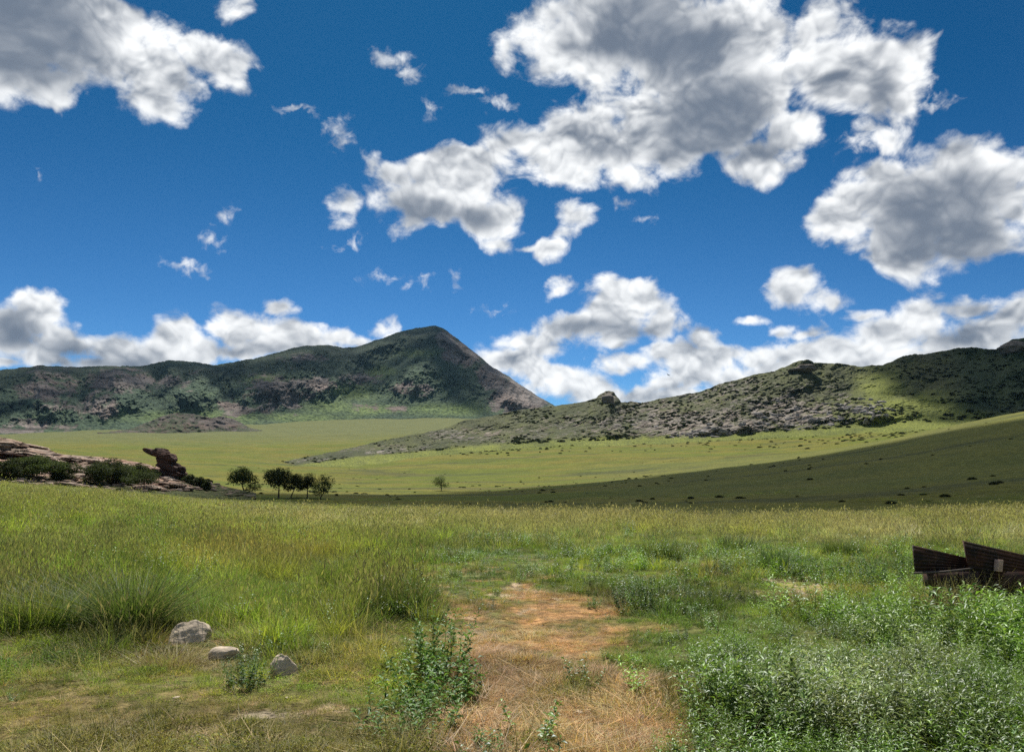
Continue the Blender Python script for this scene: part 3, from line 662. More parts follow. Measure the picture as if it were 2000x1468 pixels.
def ring(r0, r1, dens, amax=37.5):
    a0 = R(amax); n = int((r1 * r1 - r0 * r0) * a0 * dens)
    r = np.sqrt(rng.uniform(r0 * r0, r1 * r1, n)); a = rng.uniform(-a0, a0, n)
    return np.sin(a) * r, np.cos(a) * r
xs = [ring(3.2, 8, 190), ring(8, 14, 95), ring(14, 26, 32), ring(26, 45, 10), ring(45, 80, 4.5), ring(80, 130, .8), ring(1.2, 3.3, 40, 70)]
x = np.concatenate([q[0] for q in xs]); y = np.concatenate([q[1] for q in xs])
mk = masks(x, y); px, py, r, n1, n2 = (mk[k] for k in ('px', 'py', 'r', 'n1', 'n2')); n = len(x)
st, br, ba, sg = mk['st'], mk['br'], mk['ba'], mk['sg']
fine = fbm(x * 2.2 + 11, y * 2.2, o=3)
patch = fbm(x * .22 + 31, y * .22, o=4)
left = sm(900, 780, px + 60 * n1); right = 1 - left
hi = sm(1290, 1190, py + 50 * n1)                # beyond the trodden front
farf = sm(26, 48, r)
K = ['tall', 'short', 'straw', 'herb', 'weed', 'cover', 'feather', 'twig', 'none']
W = {k: np.zeros(n) for k in K}
openf = (1 - st) * (1 - .8 * br)
rnear = sm(36, 22, r)
trk = gb(px, py, [(930,1140,110,40),(1060,1190,150,50),(880,1190,50,50),(1000,1115,90,18)])
W['tall'] = left * hi * 3.0 * (1 - st) * (1 - .97 * trk) * (.25 + sm(-.3, .3, patch + .4 * fine)) + right * .35 * openf * sm(1230, 1120, py) + 1.1 * farf
W['short'] = (.55 + .7 * left * hi) * openf + .5 * br + .30 * st + right * openf * 1.0 * sm(1090, 1160, py)
W['cover'] = .35 * st * rnear + right * openf * 2.4 * rnear + 1.3 * br * rnear + left * (1 - hi) * 1.6
W['straw'] = 2.0 * st + .9 * br * (1 - hi) + .15 * ba + .3 * br * hi
W['herb'] = .5 * left * hi * sm(.0, .35, patch) * rnear + 4.5 * sg ** .8 * openf + .05 * openf * rnear + right * .35 * sm(.1, .4, patch) * rnear
W['weed'] = .55 * left * hi * sm(-.05, .35, n2) * rnear + right * openf * (.3 + 1.6 * sm(.05, .35, n2)) * rnear * sm(1060, 1090, py) * (1 - sg) + .05 * left * (1 - hi) + .03
W['feather'] = 4.0 * farf * sm(85, 62, r) * (.15 + sm(-.35, .3, fbm(x * .07 + 3, y * .16, o=4))) + .6 * sm(18, 30, r) + .12 * left * hi
W['twig'] = .12 * br * (1 - st) + .03 * openf
W['none'] = 3.2 * sm(.25, .7, ba + .3 * fine * ba) + .35 * st + .25 * br * (1 - hi)
lowl = left * (1 - hi)
for k_ in ('herb', 'weed'): W[k_] = W[k_] * (1 - .92 * lowl)
W['straw'] = W['straw'] + 1.3 * lowl * rnear; W['twig'] = W['twig'] + .35 * lowl; W['cover'] = W['cover'] + 1.2 * lowl; W['herb'] = W['herb'] * (1 - .95 * sm(1420, 1260, px + 50 * n1) * sm(1180, 1230, py)) * (1 - st) ** 2; W['weed'] = W['weed'] * (1 - st) ** 2; W['tall'] = W['tall'] * (1 - .9 * lowl)
Wm = np.stack([W[k] for k in K], -1); Wm = np.maximum(Wm, 0); cw = np.cumsum(Wm, 1); u = rng.uniform(0, 1, n) * cw[:, -1]
ki = (u[:, None] > cw).sum(1)
sgl = gb(px, py, [(1680,1400,150,70),(1800,1330,90,50),(1560,1380,70,50),(1620,1290,60,40)])
YG, MG, DG, TAN, STR, OLB, SGE, RB = C3(.330, .430, .055), C3(.175, .290, .042), C3(.070, .140, .028), C3(.60, .57, .36), C3(.56, .35, .17), C3(.35, .28, .085), C3(.30, .38, .17), C3(.20, .105, .05)
vj = rng.normal(0, 1, n)
gcol_ = lerp(lerp(MG, YG, np.clip(.36 + 1.0 * patch + .5 * fine + .16 * left, 0, 1)), DG, np.clip(sm(.0, .5, fbm(x * .55 + 21, y * .55 + 3, o=3)) * .85 + .25 * right * sm(1250, 1350, py), 0, 1))
tanm = gb(px, py, [(1150,1010,460,26),(700,1025,220,14),(1800,1040,300,22),(480,1020,120,8)]) * sm(.0, .3, .35 + n2) 
gcol_ = lerp(gcol_, TAN, np.clip(1.0 * tanm, 0, 1))
gcol_ = lerp(gcol_, OLB, np.clip(br * .8 + .25 * fine, 0, 1)); gcol_ = lerp(gcol_, STR, np.clip(st * .75, 0, 1))
T = gcol_.copy()
is_ = lambda k: ki == K.index(k)
ol_ = (rng.uniform(0, 1, n) < lowl * .75)
T[is_('straw')] = lerp(STR, lerp(RB, C3(.62, .47, .28), rng.uniform(0, 1, is_('straw').sum())), rng.uniform(0, .9, is_('straw').sum()))
T[is_('straw') & ol_] = C3(.40, .32, .13)
h_ = is_('herb'); T[h_] = lerp(C3(.16, .28, .040), SGE, np.clip(sgl[h_] * 1.0 + .5 * fine[h_], 0, .95))
w_ = is_('weed'); T[w_] = lerp(MG * .8, DG, rng.uniform(0, .6, w_.sum())) * C3(1, 1.05, 1.0)
c_ = is_('cover'); T[c_] = lerp(T[c_], C3(.085, .145, .020), .4)
f_ = is_('feather'); T[f_] = lerp(T[f_], TAN, .25)
T = np.clip(T * (1 + .22 * vj[:, None]) * (1 + .55 * np.clip(fbm(x * .8 + 5, y * .8 + 9, o=4) + .5 * fbm(x * .2 + 5, y * .25 + 9, o=3), -1, 1))[:, None] * (1 + rng.normal(0, .05, (n, 3))), .012, .6)
clump = fbm(x * .55 + 21, y * .55 + 3, o=3)
S = rng.uniform(.55, 1.15, n) * (.62 + .85 * sm(-.35, .55, clump + .5 * patch + .3 * fine)); S *= np.where(is_('herb'), .75 + .6 * np.clip(fbm(x * 1.3, y * 1.3, o=3) + .5, 0, 1), 1); S *= np.where(is_('tall'), .85 + .35 * left * hi, 1) * np.where(is_('herb'), .85 + .35 * sg, 1)
S *= 1 - .5 * trk; S *= 1 - .08 * lowl; S *= 1 - .2 * br * (1 - hi); S *= 1 - .45 * st * (~is_('straw')) ; S = np.clip(S, .35, 1.8)
S *= np.where((r < 3.4), .5, 1)
xy = S * (1 + .9 * sm(14, 45, r) + 1.0 * sm(45, 90, r))
S = S * (1 + .55 * np.clip(fbm(x * .09, y * .12, o=3), -.7, 1) * sm(30, 50, r)); S = S * (1 - .35 * sm(45, 62, r)) * (1 - .4 * sm(65, 95, r))
pick = np.zeros(n, int)
for q, k in enumerate(K[:-1]):
    s_ = ki == q; pick[s_] = rng.choice(kinds[k], s_.sum())
ok = ki < len(K) - 1
ok &= ~((r > 78) & (rng.uniform(0, 1, n) > sm(-.1, .4, fbm(x * .03, y * .12, o=3)) * .9))
ok &= ~((np.hypot((px - 1900) / 110, (py - 1172) / 16) < 1) & (rng.uniform(0, 1, n) < .7))
z = H(x, y) + micro(x, y, r) - .008
KEEP = [(375,1262,52,42),(440,1300,46,34),(556,1330,34,38),(862,1335,26,20),(1850,1215,90,40),(1560,1150,60,16),(492,1352,40,16)]
for cx, cy, ax_, ay_ in KEEP:
    inn = np.hypot((px - cx) / ax_, (py - cy) / ay_) < 1
    S = np.where(inn, np.minimum(S, .38), S); xy = np.where(inn, np.minimum(xy, .8), xy); ok &= ~(inn & (is_('herb') | is_('weed') | is_('twig') | is_('feather')))
rot = np.stack([rng.normal(0, .08, n), rng.normal(0, .08, n), rng.uniform(0, 6.28, n)], -1)
P = np.stack([x, y, z], -1)
gr = ok & ~is_('straw')
scatter_mod('grass', P[gr], pick[gr], rot[gr], np.stack([xy, xy, S], -1)[gr], T[gr])
gs = ok & is_('straw')
scatter_mod('dry_straw', P[gs], pick[gs], rot[gs], np.stack([xy, xy, S], -1)[gs], T[gs])
print('plants', gr.sum(), gs.sum())
# low scrub on the slopes: uncountable little bushes
p = Pl(900); n_ = 260; a = p.r.normal(0, 1, (n_, 3)); a /= np.linalg.norm(a, axis=1)[:, None]; a[:, 2] = np.abs(a[:, 2]); Pq = a * p.r.uniform(.5, 1, (n_, 1)) * (.5, .5, .45)
D = a + p.r.normal(0, .6, a.shape); D /= np.linalg.norm(D, axis=1)[:, None]; p.leaves(Pq, D, .3, .14)
protos.append(p.obj('p%03d' % len(protos), M_INST, link=False)); pcol.objects.link(protos[-1]); SCR = len(protos) - 1
sp_, ss, stt = [], [], []
GX, GY, GRr = RIDGE; X_, Y_, Z_ = at(GX, GY, GRr)
n = 7500; i = rng.integers(0, GX.shape[0], n); j = (118 + (GX.shape[1] - 122) * rng.uniform(0, 1, n)).astype(int)
kp = ((GX[i, j] > 1000) | (rng.uniform(0, 1, n) < .25)) & (rng.uniform(0, 1, n) < sm(-.3, .35, fbm(GX[i, j] * .012, GY[i, j] * .04, o=4))); i, j = i[kp], j[kp]; n = len(i)
q = np.stack([X_[i, j], Y_[i, j], Z_[i, j]], -1); sp_.append(q); ss.append(rng.uniform(.7, 2.3, n) ** 1.2 * np.where(GX[i, j] > 1000, 1, .6)); stt.append(np.tile(C3(.030, .042, .020), (n, 1)))
n = 2600; a = rng.uniform(-35, 35, n); rr_ = rng.uniform(400, 560, n); x, y = np.sin(np.radians(a)) * rr_, np.cos(np.radians(a)) * rr_
qx, qy = proj(x, y, H(x, y)); kp = rng.uniform(0, 1, n) < (.6 * gb(qx, qy, [(1300,858,320,12),(900,878,200,10),(1500,850,260,22),(1700,838,140,18)]))
x, y = x[kp], y[kp]; sp_.append(np.stack([x, y, H(x, y)], -1)); ss.append(rng.uniform(.5, 1.7, len(x))); stt.append(np.tile(C3(.032, .045, .020), (len(x), 1)))
n = 260; a = rng.uniform(-20, 36, n); rr_ = rng.uniform(95, 275, n); x, y = np.sin(np.radians(a)) * rr_, np.cos(np.radians(a)) * rr_
kp = rng.uniform(0, 1, n) < sm(-.1, .5, fbm(x * .02, y * .05, o=3)) + .5 * sm(235, 262, rr_); x, y = x[kp], y[kp]
sp_.append(np.stack([x, y, H(x, y)], -1)); ss.append(rng.uniform(.25, .8, len(x))); stt.append(np.tile(C3(.035, .045, .022), (len(x), 1)))
n = 500; a = rng.uniform(-24, 12, n); rr_ = rng.uniform(150, 420, n); x, y = np.sin(np.radians(a)) * rr_, np.cos(np.radians(a)) * rr_
kp = rng.uniform(0, 1, n) < sm(.1, .5, fbm(x * .015, y * .04, o=3)); x, y = x[kp], y[kp]
sp_.append(np.stack([x, y, H(x, y)], -1)); ss.append(rng.uniform(.3, .9, len(x))); stt.append(np.tile(C3(.05, .07, .03), (len(x), 1)))
q = np.concatenate(sp_); s1 = np.concatenate(ss); n = len(q)
sc3 = np.stack([s1 * rng.uniform(.9, 1.6, n), s1 * rng.uniform(.9, 1.6, n), s1 * rng.uniform(.5, 1., n)], -1)
scatter_mod('scrub', q, np.full(n, SCR), np.stack([np.zeros(n), np.zeros(n), rng.uniform(0, 6.28, n)], -1), sc3, np.concatenate(stt) * rng.uniform(.7, 1.4, (n, 1)))
# ------------------------------------------------------------------ rocks
def rock_mat(name, c1, c2, scale=6., bump=.05, dark=.35):
    m, g = newmat(name); pos = g.new('ShaderNodeTexCoord', out=3)
    f1 = g.noise(pos, scale, 8, .65); f2 = g.noise(pos, scale * .3, 5, .6, .5); f3 = g.noise(g.vm('MULTIPLY', pos, (1, 1, 5)), scale * .6, 6, .6, .4)
    c = g.mix(g.sm(f2, .35, .65), c1, c2); c = g.mix(1.0, c, g.mix(g.sm(f3, .33, .6), (dark,) * 3, (1.15,) * 3), 'MULTIPLY')
    c = g.mix(g.sm(f1, .6, .72), c, (.10, .10, .07)); c = g.mix(1.0, c, g.mix(f1, (.75,) * 3, (1.25,) * 3), 'MULTIPLY')
    b = g.new('ShaderNodeBump', {'Strength': .9, 'Distance': bump, 'Height': f3}); b = g.new('ShaderNodeBump', {'Strength': .6, 'Distance': bump * .4, 'Height': f1, 'Normal': b})
    finish(g, g.new('ShaderNodeBsdfPrincipled', {'Base Color': c, 'Roughness': .92, 'Normal': b, 'Specular IOR Level': .2})); return m
M_STONE = rock_mat('pale_stone', (.56, .46, .34), (.44, .37, .29), 14., .012, .75); M_SLAB = rock_mat('sandstone', (.42, .335, .265), (.30, .20, .145), 1.4, .16, .34)
M_RED = rock_mat('red_rock', (.12, .062, .042), (.075, .048, .04), 1.6, .18, .35); M_DKR = rock_mat('dark_outcrop', (.24, .20, .165), (.16, .135, .115), 1.2, .15, .45)
import bmesh
def _ico(sub):
    b = bmesh.new(); bmesh.ops.create_icosphere(b, subdivisions=sub, radius=1); b.verts.ensure_lookup_table()
    V = np.array([v.co for v in b.verts]); Fc = np.array([[v.index for v in f.verts] for f in b.faces]); b.free(); return V, Fc
ICO = {k: _ico(k) for k in (3, 4, 5)}
def lump(seed, dims, power=2.6, rough=.12, strata=0., sub=4, fs=1.2, cuts=5):
    V, Fc = ICO[sub]; r = np.random.default_rng(seed); V = V / (np.sum(np.abs(V) ** power, 1) ** (1 / power))[:, None]
    for _ in range(cuts):
        d = r.normal(size=3); d /= np.linalg.norm(d); h = r.uniform(.6, .95); e = V @ d - h; V = V - np.maximum(e, 0)[:, None] * d * .9
    o = r.uniform(0, 50, 3); nrm = V / np.linalg.norm(V, axis=1)[:, None]
    V = V + nrm * (rough * fbm(V[:, 0] * fs + o[0], V[:, 1] * fs + o[1], V[:, 2] * fs + o[2], o=5))[:, None]
    if strata:
        q = V[:, 2] * strata + .6 * fbm(V[:, 0] + o[0], V[:, 1], V[:, 2] + o[2], o=2); st_ = (pn(np.floor(q) * 7.3 + o[1], np.floor(q) * 3.1) * .22 - .06 * sm(.3, 0, np.abs(q - np.round(q))))
        V[:, :2] *= (1 + st_)[:, None]
    return V * np.asarray(dims), Fc
def boulder(name, loc, dims, mat, label, cat, seed, rz=0, tilt=0, group=None, **kw):
    V, Fc = lump(seed, dims, **kw); o = mesh_obj(name, V, Fc, mat, smooth=True)
    o.location = loc; o.rotation_euler = (tilt, kw.get('roll', 0), rz); return tag(o, label, cat, group)
def pxs(q): return (q[1] * CP + (q[2] - CH) * SP) / F
def near_pt(px, py, sink=0.):
    p = gpx(px, py); p[2] -= sink; return p
p = near_pt(372, 1252, -.01); boulder('stone', p, (.22, .19, .22), M_STONE, 'large rounded buff stone beside dark tussock in the left grass', 'stone', 11, .3, power=2.2, rough=.10, sub=5)
p = near_pt(440, 1284, 0); boulder('stone', p, (.15, .12, .11), M_STONE, 'low flat-topped buff stone behind the leafy weed, middle of the three stones', 'stone', 12, -.1, power=3.4, rough=.07, sub=5)
p = near_pt(556, 1318, -.02); boulder('stone', p, (.12, .09, .17), M_STONE, 'upright jagged whitish stone with dark cracks, right of the leafy weed', 'stone', 13, .5, tilt=-.12, power=3., rough=.13, sub=5, fs=1.3, cuts=6)
for k, (a_, b_, s_) in enumerate([(425,1358,.022),(700,1385,.02),(912,1388,.06),(345,1362,.025),(1135,1152+0,.0),(1130,1390,.03),(560,1362,.02),(1143,1345,.02),(1567,1128,.10)]):
    if s_ == 0: continue
    lab = {0: 'small pale pinkish pebble on the trodden soil below the leafy weed', 1: 'small pebble in the olive grass left of the tall weed clump', 2: 'flat tan stone at the foot of the tall weed clump by the track', 3: 'tiny pale pebble on brown litter at lower left', 5: 'small pale stone on the bare patch of the track', 6: 'tiny pebble on the soil below the whitish stone', 7: 'tiny pebble at the upper end of the bare track patch', 8: 'pale stone lying on the bare earth heap on the right'}[k]
    boulder('stone', near_pt(a_, b_, s_ * .2), (s_ * 1.2, s_, s_ * .55), M_STONE, lab, 'stone', 40 + k, k, sub=4)
# --- slabs of the outcrop on the mound
SL = [(0,862,90,15,'long dark-edged slab on top of the outcrop at the left edge'),(70,878,110,14,'broad tilted slab on the outcrop crest'),(62,868,44,9,'small dark-edged slab lying on the outcrop beside the long one'),(20,885,100,13,'thick reddish slab low on the outcrop at the left edge'),(95,890,60,16,'dark block at the right end of the outcrop crest'),
 (135,893,50,10,'flat slab just right of the outcrop crest'),(172,896,55,10,'reddish slab above the large dark shrub'),(205,903,60,9,'pale slab behind the large dark shrub'),(240,905,45,9,'low slab between shrub and overhanging rock'),
 (150,915,60,12,'pale tilted slab between the two shrub masses'),(140,930,45,9,'pale slab on the slope between the shrub masses'),(30,905,90,10,'pale layered slab above the left shrubs'),(258,918,50,10,'reddish slab left of the overhanging rock'),
 (320,930,60,12,'brown slab at the foot of the overhanging rock'),(330,942,70,9,'pale slab below the overhanging rock'),(290,948,50,8,'pale slab beside the small leaning tree'),(245,942,55,7,'white-topped slab under the shrub by the small tree'),
 (355,950,50,8,'pale slab at the foot of the scree'),(395,938,34,9,'pale block among the scree shrubs'),(410,952,30,9,'pale cracked block below the scree shrubs'),(372,936,36,10,'pale block right of the overhanging rock'),(345,963,16,6,'small white stone in the grass below the outcrop'),
 (150,945,60,8,'reddish slab at the foot of the slope left of the dark shrub'),(60,915,50,10,'slab above the left shrubs, mostly grown over'),(430,957,26,6,'low pale stone at the end of the scree')]
for k, (a_, b_, w_, h_, lab) in enumerate(SL):
    q = on_grid(MOUND, a_, b_ + h_ * .4) if a_ < 425 and b_ < 960 else gpx(a_, b_ + 3, 60, 160)
    s_ = pxs(q)
    o = boulder('rock_slab', q, (w_ * s_ * .62, w_ * s_ * .42, h_ * s_ * .5), M_SLAB if k % 3 else M_RED if k in (3,) else M_SLAB, lab, 'rock', 60 + k, 0, group='rock slabs of the left outcrop', power=4.2, rough=.20, strata=5., sub=5, fs=2.6, cuts=9)
    o.rotation_euler = (rng.normal(0, .06), .13 + rng.normal(0, .04), rng.normal(0, .35))
# loose stones on the scree, uncountable
n = 900; a_ = rng.uniform(-60, 470, n); b_ = rng.uniform(890, 960, n); qs = []
for u_, v_ in zip(a_, b_):
    if v_ > np.interp(u_, [-60, 0, 60, 120, 200, 330, 400, 470], [850, 868, 880, 893, 897, 925, 936, 952]) and rng.uniform() < (.9 if u_ > 110 else .35): qs.append(on_grid(MOUND, u_, v_) if u_ < 425 else gpx(u_, v_ + 4, 60, 160))
qs = np.array(qs)
V0, F0 = lump(5, (1, 1, .5), power=4, rough=.1, sub=3); Vs, Fs = [], []; v3, f3 = ICO[3]; V0, F0 = lump(5, (1, .8, .5), power=4, rough=.15, sub=3)
for k, q in enumerate(qs):
    c_, s_ = math.cos(k), math.sin(k); sz = rng.uniform(.12, .55) ** 1.2
    Vr = V0 * sz * rng.uniform(.7, 1.4, 3); Vs.append(np.stack([Vr[:, 0] * c_ - Vr[:, 1] * s_, Vr[:, 0] * s_ + Vr[:, 1] * c_, Vr[:, 2]], -1) + q); Fs.append(F0 + len(V0) * k)
tag(mesh_obj('rubble', np.concatenate(Vs), np.concatenate(Fs), M_SLAB, smooth=True), kind='stuff')
# --- overhanging rock
def local_lump(cx, cz, w_, h_, d_, seed, rot=0., strata=0, rough=.16):
    V, Fc = lump(seed, (w_ / 2, d_ / 2, h_ / 2), power=3.2, rough=rough, strata=strata, sub=4, fs=1.7); c_, s_ = math.cos(rot), math.sin(rot)
    return np.stack([V[:, 0] * c_ + V[:, 2] * s_ + cx, V[:, 1], -V[:, 0] * s_ + V[:, 2] * c_ + cz], -1), Fc
q = on_grid(MOUND, 322, 932); s_ = pxs(q)
def rk_at(a_, b_, w_, h_, d_, seed, rot=0., strata=0): return local_lump((a_ - 322) * s_, (932 - b_) * s_, w_ * s_, h_ * s_, d_ * s_, seed, rot, strata)
L = [rk_at(300,885,44,13,30,201,.28,2), rk_at(312,884,32,17,36,202,.15,2), rk_at(322,893,38,20,40,203,.2,3), rk_at(326,903,44,15,42,204,.25,3), rk_at(330,911,50,15,46,205,.25,3), rk_at(337,918,48,13,44,206,.3,3), rk_at(340,925,42,12,44,207,.35,3), rk_at(326,926,56,16,50,208,.1,3), rk_at(315,897,22,14,30,209,.4,2), rk_at(350,915,20,12,26,210,.2,2)]
o = mesh_obj('overhanging_rock', np.concatenate([v for v, f in L]), np.concatenate([f + sum(len(L[j][0]) for j in range(i)) for i, (v, f) in enumerate(L)]), M_RED, smooth=True)
o.location = q; o.rotation_euler = (0, 0, .15); tag(o, 'dark reddish layered rock with a beak-like overhang pointing left above the scree', 'rock')
# --- knob and grey outcrops on the ridge
for a_, b_, w_, h_, lab in [(1189,774,26,22,'dark rounded knob standing up on the ridge crest'),(1568,712,46,14,'dark rocky tor on the summit of the ridge'),(1978,672,44,24,'dark rounded rock dome on the crest at the right edge')]:
    q = on_grid(RIDGE, a_, b_ + 9); s_ = pxs(q)
    boulder('rock_knob', q, (w_ * s_ * .55, w_ * s_ * .5, h_ * s_ * .6), M_DKR, lab, 'rock', int(a_), .4, power=2.5, rough=.2, strata=2.5)
gz = [(1420,832,120,12),(1540,818,90,16),(1640,806,70,20),(1700,800,40,18),(1370,846,50,8)]
n = 0
for k in range(150):
    c_ = gz[rng.integers(0, 5)]; a_ = rng.normal(c_[0], c_[2] * .6); b_ = rng.normal(c_[1], c_[3] * .6)
    if b_ > 862 or a_ > 1745: continue
    q = on_grid(RIDGE, a_, b_); s_ = pxs(q); w_ = rng.uniform(6, 20); h_ = rng.uniform(3, 7)
    o = boulder('boulder', q, (w_ * s_ * .5, w_ * s_ * .35, h_ * s_ * .6), M_DKR if False else M_STONE2 if 'M_STONE2' in globals() else rock_mat('grey_outcrop', (.38, .35, .32), (.28, .25, .225), .5, .3, .5), 'grey block in the outcrop on the lower face of the rocky ridge', 'boulder', 300 + k, 0, group='grey blocks on the ridge', power=5, rough=.15, strata=0, sub=3, fs=1.5)
    M_STONE2 = o.data.materials[0]; o.rotation_euler = (0, rng.normal(.12, .1), rng.normal(0, .4)); n += 1
# ------------------------------------------------------------------ trees and shrubs
M_BARK = rock_mat('bark', (.11, .085, .065), (.075, .06, .05), 3., .03, .6)
def tube(Pts, Rd, k=6):
    Pts = np.asarray(Pts, float); n = len(Pts); T = np.gradient(Pts, axis=0); T /= np.linalg.norm(T, axis=1)[:, None] + 1e-9
    A = np.cross(T, [0.3, .9, .1]); A /= np.linalg.norm(A, axis=1)[:, None]; B = np.cross(T, A); a = np.linspace(0, 2 * np.pi, k, endpoint=False)
    V = Pts[:, None] + (A[:, None] * np.cos(a)[None, :, None] + B[:, None] * np.sin(a)[None, :, None]) * np.asarray(Rd)[:, None, None]
    i = np.arange(n - 1)[:, None]; j = np.arange(k)[None]; j2 = (j + 1) % k
    return V.reshape(-1, 3), np.stack([i * k + j, i * k + j2, (i + 1) * k + j2, (i + 1) * k + j], -1).reshape(-1, 4)
def join(L):
    o = 0; V, Fc = [], []
    for v, f in L: V.append(v); Fc.append(f + o); o += len(v)
    return np.concatenate(V), np.concatenate(Fc)
def crown_mesh(p, clumps, nleaf, L_, W_):
    C_ = np.array(clumps); vol = (C_[:, 3] * C_[:, 4]); pk = p.r.choice(len(C_), nleaf, p=vol / vol.sum())
    a = p.r.normal(size=(nleaf, 3)); a /= np.linalg.norm(a, axis=1)[:, None]; rr_ = p.r.uniform(.25, 1.08, nleaf) ** .6
    P = C_[pk, :3] + a * rr_[:, None] * np.stack([C_[pk, 3], C_[pk, 3], C_[pk, 4]], -1)
    D = a + p.r.normal(0, .7, a.shape); D /= np.linalg.norm(D, axis=1)[:, None]; p.leaves(P, D, L_, W_)
def tree(name, px, py, hpx, wpx, rd, tint, label, cat, group=None, trunk=True, lean=0., base=None, seed=0, nleaf=2600, splay=.3, low=.32):
    if base is not None: rd = math.hypot(base[0], base[1])
    s_ = pxs(base) if base is not None else rd / F; Hh, Wd = hpx * s_, wpx * s_; q = base if base is not None else at(px, py, rd)
    root = empty(name, (q[0], q[1], q[2] - .05)); tag(root, label, cat, group); r = np.random.default_rng(seed)
    cl = []; tubes = []; top = np.array([lean * Hh, 0, Hh * (low + .1)])
    nb = 7
    if trunk: tubes.append(tube([(0, 0, -.2), (lean * Hh * .2, 0, Hh * low * .5), top], [Hh * .035, Hh * .026, Hh * .02]))
    else: top = np.array([0, 0, 0.])
    for k in range(nb):
        a = k * 2.4 + r.uniform(0, 1); e = Wd * .5 * (.25 + .6 * math.sqrt(r.uniform()))
        zt_ = Hh * (r.uniform(low + .18, .86) if trunk else r.uniform(.25, .75)); end = np.array([top[0] + e * math.cos(a), e * math.sin(a), zt_])
        if k == 0: end = np.array([top[0], 0, Hh * .82])
        st_ = top if trunk else np.array([.1 * math.cos(a), .1 * math.sin(a), 0])
        tubes.append(tube([st_, (st_ + end) / 2 + (0, 0, Hh * .04), end], [Hh * .016, Hh * .011, Hh * .004], 5))
        cl.append((*end, Wd * r.uniform(.24, .34), min(Hh * r.uniform(.17, .25), Hh - zt_ + .04 * Hh)))
        cl.append((*(end + r.normal(0, .13, 3) * (Wd, Wd, Hh * .5)), Wd * r.uniform(.10, .18), Hh * r.uniform(.07, .13)))
    V, Fc = join(tubes); mesh_obj('trunk', V, Fc, M_BARK, root, smooth=True)
    p = Pl(seed + 1); crown_mesh(p, cl, nleaf, max(.20, .060 * Hh), max(.10, .034 * Hh)); key = tuple(np.round(tint, 3))
    if key not in LEAFM: LEAFM[key] = leaf_mat('tree_leaf', tuple(tint), trans=.3, gloss=.02)
    p.obj('crown', LEAFM[key], parent=root); return root
LEAFM = {}
DT, MT_, OT = (.050, .066, .026), (.070, .098, .032), (.080, .088, .038)
tree('tree', 478, 969, 58, 44, 118, MT_, 'mid-green tree with a leaning trunk, leftmost in the row below the scree', 'tree', 'trees in the row', lean=-.12, seed=1, base=gpx(478, 969, 92, 170))
tree('shrub', 491, 965, 24, 26, 117, DT, 'small round shrub tucked against the right of the leaning tree', 'shrub', trunk=False, seed=2, base=gpx(492, 966, 92, 170), nleaf=900)
tree('tree', 546, 974, 60, 52, 112, DT, 'broad dark tree with a pale straight trunk, second in the row', 'tree', 'trees in the row', seed=3, base=gpx(544, 973, 92, 170), nleaf=3200, low=.28)
tree('tree', 569, 973, 46, 34, 114, DT, 'forked tree squeezed between the two broad dark trees', 'tree', 'trees in the row', seed=4, lean=.12, base=gpx(568, 972, 92, 170), low=.24)
tree('tree', 600, 973, 48, 40, 114, DT, 'round dark tree right of the forked tree', 'tree', 'trees in the row', seed=5, base=gpx(600, 972, 92, 170), low=.26)
tree('tree', 633, 976, 46, 36, 113, MT_, 'thin airy tree with a slanting trunk, rightmost in the row', 'tree', 'trees in the row', seed=6, lean=.16, base=gpx(625, 974, 92, 170), nleaf=1700, low=.2)
tree('tree', 862, 958, 30, 28, 215, MT_, 'lone small tree standing in the bright valley', 'tree', seed=7, base=gpx(862, 958, 120, 300), nleaf=1500, low=.2)
mb = [(25,936,60,46,DT,'wide shrub at the left edge below the slabs'),(72,936,88,50,MT_,'large rounded shrub, tallest of the left shrub mass'),(118,938,56,40,DT,'dark shrub at the right end of the left shrub mass'),(-20,936,60,44,DT,''),
      (190,948,56,50,DT,'large dark shrub below the reddish slab'),(218,946,62,56,DT,'tallest dark shrub beside the reddish slab'),(245,944,60,40,MT_,'spreading shrub right of the tallest dark shrub'),(272,930,44,26,DT,'low shrub against the foot of the overhanging rock'),
      (372,944,24,22,DT,'small dark shrub on the scree right of the overhanging rock'),(392,950,20,22,DT,'small dark shrub second along the scree'),(404,956,16,20,DT,'narrow dark shrub at the end of the scree'),(425,937,14,12,MT_,'small round shrub beyond the scree'),(406,926,14,8,OT,'tiny shrub on the slope above the scree'),
      (232,962,26,12,DT,'low bush in the grass below the shrub mass'),(300,930,30,16,DT,'low shrub under the beak of the overhanging rock'),(348,936,24,14,OT,'low shrub below the overhanging rock on its right'),(1020,0,0,0,DT,'')]
for k, (a_, b_, w_, h_, c_, lab) in enumerate(mb):
    if not lab: continue
    q = on_grid(MOUND, a_, b_) if a_ < 425 and b_ < 958 else gpx(a_, b_, 60, 180)
    q = q - np.array([0, 0, .2]); rd = math.hypot(q[0], q[1])
    tree('shrub', a_, b_, h_, w_ * .92, rd, c_, lab, 'shrub', trunk=False, seed=20 + k, base=q, nleaf=int(700 + w_ * 75))
tree('tree', 281, 956, 36, 60, 106, DT, 'small low tree with a short trunk at the foot of the outcrop', 'tree', seed=51, base=on_grid(MOUND, 281, 955), low=.25, nleaf=2200)
